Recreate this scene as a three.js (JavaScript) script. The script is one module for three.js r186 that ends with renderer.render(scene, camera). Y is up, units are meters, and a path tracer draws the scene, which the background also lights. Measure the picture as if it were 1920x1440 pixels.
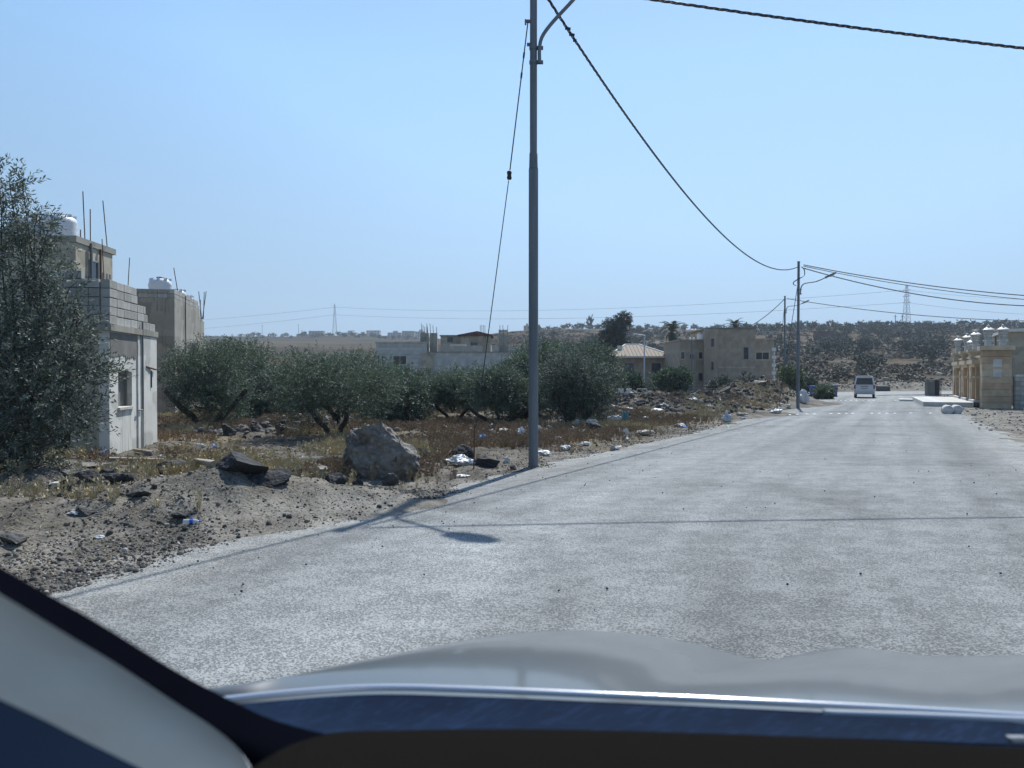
import * as THREE from 'three';
import { mergeGeometries, mergeVertices } from 'three/addons/utils/BufferGeometryUtils.js';

// ------------------------------------------------------------------ camera, sky, sun, exposure
const F = 1423, HOR = 20, EYE = 1.45, PITCH = Math.atan(HOR / F);
const scene = new THREE.Scene();
const camera = new THREE.PerspectiveCamera(2 * Math.atan(720 / F) * 180 / Math.PI, 4 / 3, 0.05, 6000);
camera.position.set(0, EYE, 0);
camera.rotation.x = -PITCH;
camera.focus = 14; camera.userData.fStop = 4.8;
const renderer = new THREE.WebGLRenderer({ antialias: true });
renderer.setSize(1024, 768);
renderer.toneMapping = THREE.LinearToneMapping;
renderer.toneMappingExposure = 1.24;
renderer.shadowMap.enabled = true;
const SUN_AZ = Math.atan2(2.15, 6.3), SUN_EL = 53.5 * Math.PI / 180;
const sunDir = new THREE.Vector3(Math.sin(SUN_AZ) * Math.cos(SUN_EL), Math.sin(SUN_EL), -Math.cos(SUN_AZ) * Math.cos(SUN_EL));
const sun = new THREE.DirectionalLight(new THREE.Color().setRGB(1, 0.995, 0.965), 5.0);
sun.position.copy(sunDir).multiplyScalar(120);
sun.castShadow = true; sun.shadow.mapSize.set(4096, 4096); sun.shadow.radius = 1;
Object.assign(sun.shadow.camera, { left: -60, right: 60, top: 60, bottom: -60, near: 1, far: 400 });
scene.add(sun, sun.target);
{ // clear blue air: pale at the horizon, deep overhead, a wide soft glow about the sun
  const W = 512, H = 256, data = new Float32Array(W * H * 4);
  const zen = [0.045, 0.15, 0.44], mid = [0.24, 0.45, 0.75], hor = [0.46, 0.655, 0.83];
  for (let j = 0; j < H; j++) {
    const el = ((j + 0.5) / H - 0.5) * Math.PI, e = Math.max(0, Math.sin(el));
    for (let i = 0; i < W; i++) {
      const a = ((i + 0.5) / W - 0.5) * 2 * Math.PI;
      const v = new THREE.Vector3(Math.cos(el) * Math.cos(a), Math.sin(el), Math.cos(el) * Math.sin(a));
      const c = Math.max(-1, Math.min(1, v.dot(sunDir))), ga = Math.acos(c), g = Math.exp(-Math.pow(ga / 0.6, 2)) * 0.22 + Math.exp(-Math.pow(ga / 0.16, 2)) * 0.5, q = Math.min(1.2, (0.91 + 10 * Math.exp(-3 * ga) + 0.45 * c * c) / 1.83), f = 0.2 + 0.8 * q; // clear air is brighter towards the sun
      const k = (j * W + i) * 4;
      for (let n = 0; n < 3; n++) {
        let s = e < 0.38 ? hor[n] + (mid[n] - hor[n]) * Math.pow(e / 0.38, 0.8) : mid[n] + (zen[n] - mid[n]) * Math.pow((e - 0.38) / 0.62, 0.7);
        if (el < 0) s = hor[n] * 0.9;
        data[k + n] = s * (el > 0 ? f : 0.7) + (el > 0 ? g * [1, 0.95, 0.8][n] : 0);
      }
      data[k + 3] = 1;
    }
  }
  const sky = new THREE.DataTexture(data, W, H, THREE.RGBAFormat, THREE.FloatType);
  sky.mapping = THREE.EquirectangularReflectionMapping; sky.magFilter = sky.minFilter = THREE.LinearFilter; sky.needsUpdate = true;
  scene.background = sky; scene.environment = sky;
}
scene.fog = new THREE.FogExp2(0xdbe8f4, 0.00034);

// ------------------------------------------------------------------ helpers
let seed = 7;
const rnd = () => { seed = (seed * 1664525 + 1013904223) >>> 0; return seed / 4294967296; };
const rr = (a, b) => a + (b - a) * rnd();
const reseed = n => { seed = (n * 2654435761) >>> 0; rnd(); rnd(); };
const clamp = (x, a = 0, b = 1) => Math.max(a, Math.min(b, x));
const sm = (a, b, x) => { const t = clamp((x - a) / (b - a)); return t * t * (3 - 2 * t); };
const lerp = (a, b, t) => a + (b - a) * t;
const V = (x, y, z) => new THREE.Vector3(x, y, z);
const hash = (x, y, s) => { let h = Math.imul(x | 0, 374761393) ^ Math.imul(y | 0, 668265263) ^ Math.imul(s | 0, 1442695041); h = Math.imul(h ^ (h >>> 13), 1274126177); return ((h ^ (h >>> 16)) >>> 0) / 4294967296; };
function vnoise(x, y, s = 1, per = 0) { // value noise 0..1, optionally periodic
  const xi = Math.floor(x), yi = Math.floor(y), fx = x - xi, fy = y - yi, w = n => per ? ((n % per) + per) % per : n;
  const u = fx * fx * (3 - 2 * fx), v = fy * fy * (3 - 2 * fy), x0 = w(xi), x1 = w(xi + 1), y0 = w(yi), y1 = w(yi + 1);
  return lerp(lerp(hash(x0, y0, s), hash(x1, y0, s), u), lerp(hash(x0, y1, s), hash(x1, y1, s), u), v);
}
const fbm = (x, y, o = 4, s = 1) => { let a = 0, k = 0.5, f = 1; for (let i = 0; i < o; i++) { a += k * vnoise(x * f, y * f, s + i); k *= 0.5; f *= 2.03; } return a; };
function noise3(x, y, z, s) { return (vnoise(x + z * 0.71, y + 3.1, s) + vnoise(y + 7.7 + x * 0.37, z, s + 1) + vnoise(z + 1.9, x + y * 0.53, s + 2)) / 3; }
const taken = {};
const numbered = n => { const k = taken[n] = (taken[n] ?? -1) + 1; return k ? n + '_' + String(k).padStart(3, '0') : n; };
function shade(o) { o.traverse(m => { if (m.isMesh) m.castShadow = m.receiveShadow = true; }); return o; }
function tag(o, label, category, group) { o.userData.label = label; o.userData.category = category; if (group) o.userData.group = group; return o; }
function thing(name, label, category, pos = [0, 0, 0], turn = 0, group) {
  const o = new THREE.Group(); o.name = numbered(name); o.position.set(...(pos.isVector3 ? pos.toArray() : pos)); o.rotation.y = turn; scene.add(o);
  return tag(o, label, category, group);
}
function part(parent, name, geo, m, pos, label) {
  const o = new THREE.Mesh(geo, m); o.name = name; if (pos) o.position.set(...(pos.isVector3 ? pos.toArray() : pos));
  o.castShadow = o.receiveShadow = true; parent.add(o); if (label) o.userData.label = label; return o;
}
function solo(name, geo, m, label, category, pos, turn = 0, group) { const o = part(scene, numbered(name), geo, m, pos); o.rotation.y = turn; return tag(o, label, category, group); }
function structure(name, geo, m) { const o = part(scene, name, geo, m); o.userData.kind = 'structure'; return o; }
function copy(src, pos, turn, scale, label) {
  const c = src.clone(); c.name = numbered(src.name.replace(/_\d{3}$/, '')); c.position.set(...(pos.isVector3 ? pos.toArray() : pos)); c.rotation.y = turn;
  if (scale) (Array.isArray(scale) ? c.scale.set(...scale) : c.scale.setScalar(scale)); c.userData = { ...src.userData }; if (label) c.userData.label = label; scene.add(c); return c;
}
// a photo pixel and a forward distance give a point
function at(px, py, d) {
  const cx = (px - 960) / F, cy = (720 - py) / F, y = cy * Math.cos(PITCH) - Math.sin(PITCH), z = cy * Math.sin(PITCH) + Math.cos(PITCH), k = d / z;
  return V(cx * k, EYE + y * k, -d);
}
// ---- terrain height
const ROADX = d => -6.25 + 0.51 * d;                      // left edge of the road
const roadS = (x, d) => (x - ROADX(d)) * 0.891;           // metres right of that edge
const edgeWobble = d => 0.22 * (vnoise(d * 0.35, 3.3, 5) - 0.5) + 0.1 * (vnoise(d * 1.7, 1.3, 6) - 0.5) + 0.65 * sm(8, 4, d);
const ROADW = 8.0;
const KD = [0, 45, 88, 120, 160, 220, 300, 400, 500, 650, 950, 1600, 3000];
const HL = [0, -0.65, -0.6, 0.8, 3.2, 5.5, 8.8, 14.1, 18.5, 27.9, 46.5, 52, 50], HM = [0, -0.65, -0.55, 1.0, 3.2, 6.6, 12.5, 22, 30.6, 32, 32, 30, 30], HR = [0, -0.65, -0.6, 0.9, 3.1, 7.6, 15.2, 26.0, 29, 30, 30, 28, 28];
function tab(T, d) { let i = 0; while (i < KD.length - 2 && d > KD[i + 1]) i++; const t = clamp((d - KD[i]) / (KD[i + 1] - KD[i])); if (i === 0) return T[1] * (1.5 * t - 0.5 * t * t); const m = j => j <= 1 ? 0 : j >= KD.length - 1 ? 0 : (T[j + 1] - T[j - 1]) / (KD[j + 1] - KD[j - 1]); const h = KD[i + 1] - KD[i], t2 = t * t, t3 = t2 * t; return (2 * t3 - 3 * t2 + 1) * T[i] + (t3 - 2 * t2 + t) * h * m(i) + (-2 * t3 + 3 * t2) * T[i + 1] + (t3 - t2) * h * m(i + 1); }
function baseH(x, d) {
  if (d <= 0) return 0;
  const b = x / Math.max(d, 20), wl = 1 - sm(-0.22, 0.08, b), wr = sm(0.12, 0.4, b);
  return tab(HM, d) * (1 - wl - wr) + tab(HL, d) * wl + tab(HR, d) * wr;
}
const MOUNDS = [[-3.2, 9.0, 1.7, 0.85, 0.42, -0.35], [-6.3, 10.2, 1.2, 1.0, 0.28, 0], [-5.6, 8.0, 1.0, 0.7, 0.12, 0], [17.2, 53, 3.6, 2.6, 1.35, -0.45], [13.6, 49, 4.5, 3.0, 0.75, -0.4], [7.2, 39, 4.5, 2.6, 0.85, 0.2], [2.5, 33, 3.5, 2, 0.3, 0], [-6.5, 24, 2.4, 1.6, 0.35, 0], [32, 91, 8, 2.5, 0.7, 0.1], [48, 94, 10, 3, 0.9, 0]];
function H(x, d) {
  let h = baseH(x, d);
  if (d > 150) h += (fbm(x / 90, d / 90, 4, 11) - 0.47) * sm(130, 420, d) * 7;
  const s = roadS(x, d), w = edgeWobble(d), rag = d < 60 ? (fbm(x * 1.5, d * 1.5, 3, 17) - 0.44) * 1.1 + (vnoise(x * 6, d * 6, 18) - 0.5) * 0.2 : 0, inRoad = d < 74 ? sm(-0.45, 0.35, s - w + rag) * sm(0.5, -0.4, s - ROADW - w + rag * 1.6) : 0;
  for (const [mx, md, rx, rd, a, t] of MOUNDS) {
    const dx = x - mx, dd = d - md; if (Math.abs(dx) + Math.abs(dd) > 30) continue;
    const u = dx * Math.cos(t) - dd * Math.sin(t), v = dx * Math.sin(t) + dd * Math.cos(t);
    h += a * Math.exp(-(u * u) / (rx * rx) - (v * v) / (rd * rd)) * (0.72 + 0.56 * vnoise(x * 1.3, d * 1.3, 21));
  }
  if (d < 110) {
    const out = 1 - inRoad, left = s < 2 ? 1 : 0.35;
    h += out * left * (s < 2 ? 0.12 + 0.88 * sm(-0.1, -1.7, s - w) : 1) * (0.07 * sm(-0.4, -2.5, s) + 0.16 * (fbm(x * 0.5, d * 0.5, 3, 31) - 0.42) + 0.075 * (vnoise(x * 2.6, d * 2.6, 41) - 0.5) + (d < 30 ? 0.05 * (vnoise(x * 7, d * 7, 51) - 0.5) + 0.022 * (vnoise(x * 19, d * 19, 52) - 0.5) : 0)) * sm(-2, 3, d + 5);
    h -= inRoad * 0.045; h += (1 - inRoad) * inRoad * 0.03;
  }
  return h;
}
const onGround = (px, d) => { const x = at(px, 700, d).x; return V(x, H(x, d), -d); };
function G(px, py) { let p = null; for (let d = 2.5; d < 400; d *= 1.004) { p = at(px, py, d); if (p.y <= H(p.x, d)) break; } p.y = H(p.x, -p.z); return p; }

// ------------------------------------------------------------------ textures
function tex(n, fn, srgb = true, rep) {
  const d = new Uint8Array(n * n * 4);
  for (let j = 0; j < n; j++) for (let i = 0; i < n; i++) { const c = fn(i / n, j / n), k = (j * n + i) * 4; for (let q = 0; q < 3; q++) { const l = clamp(Array.isArray(c) ? c[q] : c); d[k + q] = (srgb ? Math.pow(l, 1 / 2.2) : l) * 255; } d[k + 3] = 255; }
  const t = new THREE.DataTexture(d, n, n); t.wrapS = t.wrapT = THREE.RepeatWrapping; t.magFilter = THREE.LinearFilter; t.minFilter = THREE.LinearMipmapLinearFilter; t.generateMipmaps = true; t.anisotropy = 8;
  if (srgb) t.colorSpace = THREE.SRGBColorSpace; t.needsUpdate = true; if (rep) t.repeat.set(rep, rep); return t;
}
const pf = (u, v, f, o, s) => { let a = 0, k = 0.5; for (let i = 0; i < o; i++) { a += k * vnoise(u * f, v * f, s + i, f); k *= 0.5; f *= 2; } return a / (1 - Math.pow(0.5, o)); };
const T = {};
{ // asphalt: worn pale aggregate with dark pits between stones
  const n = 2048, hgt = new Float32Array(n * n);
  for (let j = 0; j < n; j++) for (let i = 0; i < n; i++) {
    const u = i / n, v = j / n, a = vnoise(u * 250, v * 250, 61, 250), b = vnoise(u * 560, v * 560, 62, 560), c = pf(u, v, 14, 3, 63);
    hgt[j * n + i] = clamp(0.04 + sm(0.3, 0.6, a * 0.58 + b * 0.42 + (c - 0.5) * 0.3) * 0.96);
  }
  T.asphalt = tex(n, (u, v) => { const h = hgt[Math.round(v * n) * n + Math.round(u * n)], g = 0.36 + 0.62 * Math.pow(h, 0.75); return [g * 0.985, g * 1.0, g * 1.0]; });
  T.asphaltBump = tex(1024, (u, v) => hgt[Math.round(v * n) * n + Math.round(u * n)], false);
}
T.dirt = tex(1024, (u, v) => { const a = pf(u, v, 8, 6, 71), b = vnoise(u * 220, v * 220, 72, 220), c = vnoise(u * 90, v * 90, 73, 90), p = sm(0.74, 0.86, b * 0.6 + c * 0.4), q = sm(0.3, 0.2, b * 0.5 + c * 0.5); const g = 0.68 + (a - 0.5) * 0.8 + (b - 0.5) * 0.3 + p * 0.22 - q * 0.35; return [g * 1.0, g * 0.975, g * 0.94]; });
T.dirtBump = tex(512, (u, v) => pf(u, v, 12, 5, 74) * 0.6 + 0.4 * vnoise(u * 120, v * 120, 75, 120), false);
T.grain = tex(512, (u, v) => 0.8 + (pf(u, v, 6, 6, 81) - 0.5) * 0.55 + (vnoise(u * 256, v * 256, 82, 256) - 0.5) * 0.08);
T.plaster = tex(512, (u, v) => { const a = pf(u, v, 5, 5, 91), st = pf(u * 1, 0.3, 48, 3, 92) * 0.6 + 0.4 * vnoise(u * 24, v * 3, 93, 24), dk = sm(0.55, 0.72, st * 0.62 + a * 0.38); const bl = sm(0.56, 0.63, pf(u, v, 4, 5, 97)); const g = 0.94 + (a - 0.5) * 0.45 - dk * 0.42 - bl * 0.22 + (vnoise(u * 256, v * 256, 94, 256) - 0.5) * 0.08; return [g, g * 0.985, g * (0.955 - dk * 0.03)]; });
T.rock = tex(512, (u, v) => { const a = pf(u, v, 5, 6, 101), b = pf(u, v, 24, 4, 102), l = sm(0.6, 0.72, b), c = sm(0.4, 0.3, a); const g = 0.72 + (a - 0.5) * 0.6 + (b - 0.5) * 0.5 + l * 0.14 - c * 0.15; return [g, g * 0.985, g * 0.96]; });
T.rockBump = tex(512, (u, v) => pf(u, v, 10, 6, 103), false);
T.roof = tex(256, (u, v) => { const g = 0.82 + (pf(u, v, 16, 4, 111) - 0.5) * 0.5; return [g, g, g]; });
T.cowl = tex(512, (u, v) => { const a = pf(u, v * 0.5, 6, 4, 121), sc = sm(0.62, 0.75, vnoise(u * 90, v * 8, 122, 90)) * 0.35, sp = sm(0.86, 0.95, vnoise(u * 34, v * 26, 123, 34)); const g = 0.35 + a * 0.35 + sc * a + sp * 0.3; return [g * 0.95, g, g]; });
const mat = (c, o = {}) => { const { map, uv = 1, ...r } = o; const m = new THREE.MeshStandardMaterial({ roughness: 0.9, ...r }); Array.isArray(c) ? m.color.setRGB(...c) : m.color.set(c); if (map) m.map = map; return m; };
const phys = (c, o = {}) => { const m = new THREE.MeshPhysicalMaterial({ roughness: 0.9, ...o }); m.color.setRGB(...c); return m; };
const M = {
  plasterWhite: mat([0.62, 0.61, 0.565], { map: T.plaster, bumpMap: T.grain, bumpScale: 0.006 }),
  plasterBeige: mat([0.43, 0.385, 0.3], { map: T.plaster, bumpMap: T.grain, bumpScale: 0.006 }),
  plasterTan: mat([0.42, 0.34, 0.25], { map: T.grain }),
  concrete: mat([0.31, 0.295, 0.255], { map: T.plaster, bumpMap: T.grain, bumpScale: 0.008 }),
  concreteDark: mat([0.2, 0.19, 0.17], { map: T.grain }),
  block: [0, 1, 2].map(i => mat([0.44 - i * 0.055, 0.43 - i * 0.055, 0.395 - i * 0.055], { map: T.grain, bumpMap: T.rockBump, bumpScale: 0.006 })),
  stoneWhite: mat([0.56, 0.55, 0.51], { map: T.grain }),
  stoneTan: [0, 1, 2, 3].map(i => mat([[0.56, 0.43, 0.28], [0.47, 0.33, 0.2], [0.62, 0.51, 0.36], [0.52, 0.37, 0.24]][i], { map: T.grain, bumpMap: T.rockBump, bumpScale: 0.01 })),
  trim: mat([0.52, 0.46, 0.36], { map: T.grain }),
  marble: mat([0.62, 0.61, 0.58], { map: T.grain, roughness: 0.55 }),
  dark: mat([0.02, 0.022, 0.026], { roughness: 0.7 }),
  pane: mat([0.025, 0.03, 0.038], { roughness: 0.12 }),
  frame: mat([0.3, 0.29, 0.27], { roughness: 0.6 }),
  frameWhite: mat([0.62, 0.6, 0.55], { roughness: 0.7 }),
  shutter: mat([0.2, 0.19, 0.175], { map: T.grain, roughness: 0.8 }),
  steel: mat([0.18, 0.2, 0.22], { roughness: 0.62, metalness: 0.35, map: T.grain }),
  steelPale: mat([0.5, 0.52, 0.54], { roughness: 0.6, metalness: 0.2 }),
  rust: mat([0.11, 0.065, 0.045], { roughness: 0.95 }),
  rubber: mat([0.018, 0.018, 0.02], { roughness: 0.75 }),
  cable: mat([0.02, 0.022, 0.026], { roughness: 0.6 }),
  tank: mat([0.56, 0.57, 0.58], { roughness: 0.45 }),
  tankBlack: mat([0.03, 0.03, 0.035], { roughness: 0.5 }),
  roofTile: mat([0.33, 0.27, 0.2], { map: T.roof }),
  roofDark: mat([0.17, 0.1, 0.085], { map: T.roof }),
  roofRed: mat([0.13, 0.045, 0.04], { map: T.roof }),
  barkOlive: mat([0.06, 0.054, 0.048], { map: T.rock, bumpMap: T.rockBump, bumpScale: 0.03 }),
  barkPalm: mat([0.14, 0.1, 0.07], { map: T.rock }),
  basalt: mat([0.034, 0.034, 0.037], { map: T.rock, bumpMap: T.rockBump, bumpScale: 0.05 }),
  basaltGrey: mat([0.085, 0.082, 0.079], { map: T.rock, bumpMap: T.rockBump, bumpScale: 0.05 }),
  lime: mat([0.2, 0.178, 0.15], { map: T.rock, bumpMap: T.rockBump, bumpScale: 0.03 }),
  limePale: mat([0.31, 0.29, 0.25], { map: T.rock, bumpMap: T.rockBump, bumpScale: 0.012 }),
  wood: mat([0.36, 0.3, 0.22], { map: T.grain }),
  blue: mat([0.02, 0.075, 0.3], { roughness: 0.6 }),
};
// ------------------------------------------------------------------ geometry helpers
function metric(g, scale = 1) { // texture coordinates in metres, by the way each face points
  g = g.index ? g.toNonIndexed() : g; const p = g.attributes.position, n = g.attributes.normal, uv = new Float32Array(p.count * 2);
  for (let i = 0; i < p.count; i++) { const ax = Math.abs(n.getX(i)), ay = Math.abs(n.getY(i)), az = Math.abs(n.getZ(i)); let u, v; if (ay > ax && ay > az) { u = p.getX(i); v = p.getZ(i); } else if (ax > az) { u = p.getZ(i) + 0.37; v = p.getY(i); } else { u = p.getX(i); v = p.getY(i); } uv[2 * i] = u * scale; uv[2 * i + 1] = v * scale; }
  g.setAttribute('uv', new THREE.BufferAttribute(uv, 2)); return g;
}
function bx(x0, x1, y0, y1, z0, z1, s = 0.4) { const g = new THREE.BoxGeometry(x1 - x0, y1 - y0, z1 - z0); g.translate((x0 + x1) / 2, (y0 + y1) / 2, (z0 + z1) / 2); return metric(g, s); }
function rb(w, h, d, r = 0.02, s = 0.6) { // box with bevelled edges, centred
  const sh = new THREE.Shape(); const a = w / 2 - r, b = h / 2 - r; sh.moveTo(-a, -b); sh.lineTo(a, -b); sh.lineTo(a, b); sh.lineTo(-a, b); sh.closePath();
  const g = new THREE.ExtrudeGeometry(sh, { depth: d - 2 * r, bevelEnabled: true, bevelThickness: r, bevelSize: r, bevelSegments: 1 }); g.translate(0, 0, -d / 2 + r); return metric(g, s);
}
function tube(pts, r0, r1 = r0, seg = 8, n = 0) { // tapered tube through points
  const c = new THREE.CatmullRomCurve3(pts); n = n || Math.max(2, (pts.length - 1) * 4); const g = new THREE.TubeGeometry(c, n, 1, seg, false), p = g.attributes.position, q = V();
  for (let i = 0; i <= n; i++) { c.getPointAt(i / n, q); const r = typeof r0 === 'function' ? r0(i / n) : lerp(r0, r1, i / n); for (let k = 0; k <= seg; k++) { const j = i * (seg + 1) + k; p.setXYZ(j, q.x + (p.getX(j) - q.x) * r, q.y + (p.getY(j) - q.y) * r, q.z + (p.getZ(j) - q.z) * r); } }
  const len = c.getLength(), uv = g.attributes.uv; for (let i = 0; i < uv.count; i++) uv.setXY(i, uv.getX(i) * len, uv.getY(i)); g.computeVertexNormals(); return g;
}
const rod = (a, b, r, seg = 6) => { const d = b.clone().sub(a), g = new THREE.CylinderGeometry(r, r, d.length(), seg); g.applyQuaternion(new THREE.Quaternion().setFromUnitVectors(V(0, 1, 0), d.clone().normalize())); g.translate((a.x + b.x) / 2, (a.y + b.y) / 2, (a.z + b.z) / 2); return g; };
const merge = a => mergeGeometries(a.map(g => { const q = g.index ? g.toNonIndexed() : g; for (const k of Object.keys(q.attributes)) if (!['position', 'normal', 'uv'].includes(k)) q.deleteAttribute(k); return q; }));
const lathe = (pts, seg = 24) => new THREE.LatheGeometry(pts.map(p => new THREE.Vector2(p[0], p[1])), seg);
function rockGeo(sx, sy, sz, s, detail = 11, rough = 0.3, cuts = 15) { // a broken stone: a ball cut by planes, then roughened
  reseed(s); let g = new THREE.IcosahedronGeometry(1, detail); g.deleteAttribute('uv'); g.deleteAttribute('normal'); g = mergeVertices(g, 1e-4);
  const planes = []; for (let i = 0; i < cuts; i++) planes.push([V(rr(-1, 1), rr(-0.7, 1), rr(-1, 1)).normalize(), rr(0.34, 0.72)]);
  const p = g.attributes.position, q = V();
  for (let i = 0; i < p.count; i++) { q.fromBufferAttribute(p, i); for (const [n, h] of planes) { const o = q.dot(n) - h; if (o > 0) q.addScaledVector(n, -o); } const k = 1 + rough * (noise3(q.x * 2.3, q.y * 2.3, q.z * 2.3, s) - 0.5) + rough * 0.9 * (noise3(q.x * 6, q.y * 6, q.z * 6, s + 9) - 0.5) + rough * 0.7 * (noise3(q.x * 13, q.y * 13, q.z * 13, s + 19) - 0.5); p.setXYZ(i, q.x * sx * k, q.y * sy * k, q.z * sz * k); }
  g.computeVertexNormals(); return metric(g, 1.1);
}
// leaves: sprigs of narrow leaves spread through clumps
function leaves(clumps, n, o) {
  const { len = 0.06, wid = 0.014, sprig = 0.3, per = 14, up = 0.3, s = 1, dark = [0.058, 0.094, 0.052], pale = [0.13, 0.165, 0.11], paleShare = 0.22, shell = 0.45 } = o; reseed(s);
  const tot = clumps.reduce((a, c) => a + Math.pow(c[3] * c[4] * c[5], 0.667), 0), pos = [], col = [], idx = [];
  const dir = V(), q = V(), a = V(), b = V(), c = V(), t1 = V(), t2 = V();
  for (const [cx, cy, cz, rx, ry, rz] of clumps) {
    const m = Math.round(n * Math.pow(rx * ry * rz, 0.667) / tot);
    for (let i = 0; i < m; i++) {
      q.set(rr(-1, 1), rr(-1, 1), rr(-1, 1)); while (q.lengthSq() > 1 || q.lengthSq() < 0.01) q.set(rr(-1, 1), rr(-1, 1), rr(-1, 1)); q.normalize();
      const rad = Math.pow(rr(0, 1), shell); dir.copy(q).multiplyScalar(0.8).add(V(rr(-0.6, 0.6), rr(-0.5, 0.5) + up, rr(-0.6, 0.6))).normalize();
      const ox = cx + q.x * rx * rad, oy = cy + q.y * ry * rad, oz = cz + q.z * rz * rad, L = sprig * rr(0.6, 1.3), tone = rr(0.7, 1.25);
      t1.set(-dir.z, 0.2, dir.x).normalize(); t2.crossVectors(dir, t1).normalize(); t1.crossVectors(t2, dir);
      for (let k = 0; k < per; k++) {
        const u = (k + rr(0, 0.8)) / per, ph = k * 1.57 + rr(-0.6, 0.6), lx = Math.cos(ph), ly = Math.sin(ph), sp = rr(0.5, 1.0), l = len * rr(0.7, 1.25), w = wid * rr(0.8, 1.3) / 2;
        a.set(ox + dir.x * L * u, oy + dir.y * L * u - 0.1 * L * u * u, oz + dir.z * L * u);
        b.copy(dir).multiplyScalar(0.75).addScaledVector(t1, lx * sp).addScaledVector(t2, ly * sp).normalize();
        c.set(rr(-1, 1), rr(-1, 1), rr(-1, 1)).cross(b).normalize();
        const v0 = pos.length / 3, mx = a.x + b.x * l * 0.5, my = a.y + b.y * l * 0.5, mz = a.z + b.z * l * 0.5;
        pos.push(a.x, a.y, a.z, mx + c.x * w, my + c.y * w, mz + c.z * w, mx - c.x * w, my - c.y * w, mz - c.z * w, a.x + b.x * l, a.y + b.y * l, a.z + b.z * l);
        const pl = rr(0, 1) < paleShare, cc = pl ? pale : dark, kk = tone * rr(0.8, 1.2); for (let e = 0; e < 4; e++) col.push(cc[0] * kk, cc[1] * kk, cc[2] * kk);
        idx.push(v0, v0 + 1, v0 + 2, v0 + 1, v0 + 3, v0 + 2);
      }
    }
  }
  const g = new THREE.BufferGeometry(); g.setAttribute('position', new THREE.Float32BufferAttribute(pos, 3)); g.setAttribute('color', new THREE.Float32BufferAttribute(col, 3)); g.setIndex(idx); g.computeVertexNormals(); return g;
}
M.leaf = phys([1, 1, 1], { vertexColors: true, roughness: 0.78, transmission: 0.4, thickness: 0, side: THREE.DoubleSide });
M.leafFar = mat([1, 1, 1], { vertexColors: true, roughness: 0.85, side: THREE.DoubleSide });
// ------------------------------------------------------------------ terrain
{
  const ds = [-40, -20, -10, -5, -2]; let d = 0; while (d < 3000) { ds.push(d); d += d < 3 ? 0.5 : Math.max(0.055, 0.0125 * Math.max(d - 4, 3)) * (d > 60 ? 1.5 : 1); }
  const NC = 420, pos = [], col = [], uv = [], idx = [];
  const mixc = (a, b, t) => [lerp(a[0], b[0], t), lerp(a[1], b[1], t), lerp(a[2], b[2], t)];
  ds.forEach((dd, r) => {
    for (let c = 0; c <= NC; c++) {
      const t = (c / NC) * 2 - 1, sp = 0.62 * t + 1.0 * t * t * t * Math.abs(t), x = sp * (Math.max(dd, 0) + 7) * 1.25;
      pos.push(x, H(x, dd), -dd); uv.push(x / 2.7, dd / 2.7);
      const s = roadS(x, dd), n1 = fbm(x * 0.35, dd * 0.35, 4, 131), n2 = fbm(x * 1.4, dd * 1.4, 3, 141);
      let k = [0.285, 0.272, 0.243];                                                 // dusty grey-brown soil
      if (s < 2) { k = mixc(k, [0.205, 0.187, 0.158], sm(-0.6, -2.6, s + (n1 - 0.5) * 3)); k = mixc(k, [0.1, 0.09, 0.078], sm(0.4, 0.56, n2) * 0.6); k = mixc(k, [0.3, 0.245, 0.155], sm(0.5, 0.6, n1) * 0.55 * sm(6, 14, dd)); }
      else { k = mixc([0.33, 0.315, 0.28], [0.19, 0.18, 0.155], sm(0.44, 0.58, n2)); }
      const rub = Math.exp(-Math.pow((x - 7.2) / 6, 2) - Math.pow((dd - 38) / 4, 2)) + 0.6 * Math.exp(-Math.pow((x - 17) / 5, 2) - Math.pow((dd - 52) / 4, 2)); k = mixc(k, [0.13, 0.115, 0.1], clamp(rub) * sm(0.3, 0.55, n2));
      if (dd > 60) {
        const b = x / dd, far = sm(80, 130, dd), m1 = fbm(x / 30, dd / 18, 4, 151), m2 = fbm(x / 7, dd / 4, 3, 161);
        let hill = mixc([0.115, 0.09, 0.064], [0.175, 0.138, 0.092], sm(0.4, 0.6, m1)); hill = mixc(hill, [0.05, 0.052, 0.038], sm(0.45, 0.58, m2)); hill = mixc(hill, [0.27, 0.25, 0.21], sm(0.6, 0.68, fbm(x / 9, dd / 2.4, 3, 171)) * 0.8);
        let plain = mixc([0.075, 0.055, 0.034], [0.13, 0.1, 0.056], sm(0.35, 0.62, fbm(x / 260, dd / 38, 3, 181))); plain = mixc(plain, [0.045, 0.056, 0.03], sm(0.42, 0.52, fbm(x / 160, dd / 30, 3, 191)) * 0.85); plain = mixc(plain, [0.26, 0.24, 0.2], sm(0.7, 0.74, fbm(x / 300, dd / 12, 2, 201)));
        k = mixc(k, mixc(plain, hill, sm(0.0, 0.14, b)), far);
      }
      const g = 0.92 + 0.3 * (n2 - 0.45); col.push(k[0] * g, k[1] * g, k[2] * g);
    }
  });
  for (let r = 0; r < ds.length - 1; r++) for (let c = 0; c < NC; c++) { const a = r * (NC + 1) + c, b = a + NC + 1; idx.push(a, a + 1, b, a + 1, b + 1, b); }
  const g = new THREE.BufferGeometry(); g.setAttribute('position', new THREE.Float32BufferAttribute(pos, 3)); g.setAttribute('color', new THREE.Float32BufferAttribute(col, 3)); g.setAttribute('uv', new THREE.Float32BufferAttribute(uv, 2)); g.setIndex(idx); g.computeVertexNormals();
  structure('ground', g, phys([1, 1, 1], { vertexColors: true, map: T.dirt, bumpMap: T.dirtBump, bumpScale: 0.02, roughness: 1, specularIntensity: 0.1 }));
}
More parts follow.
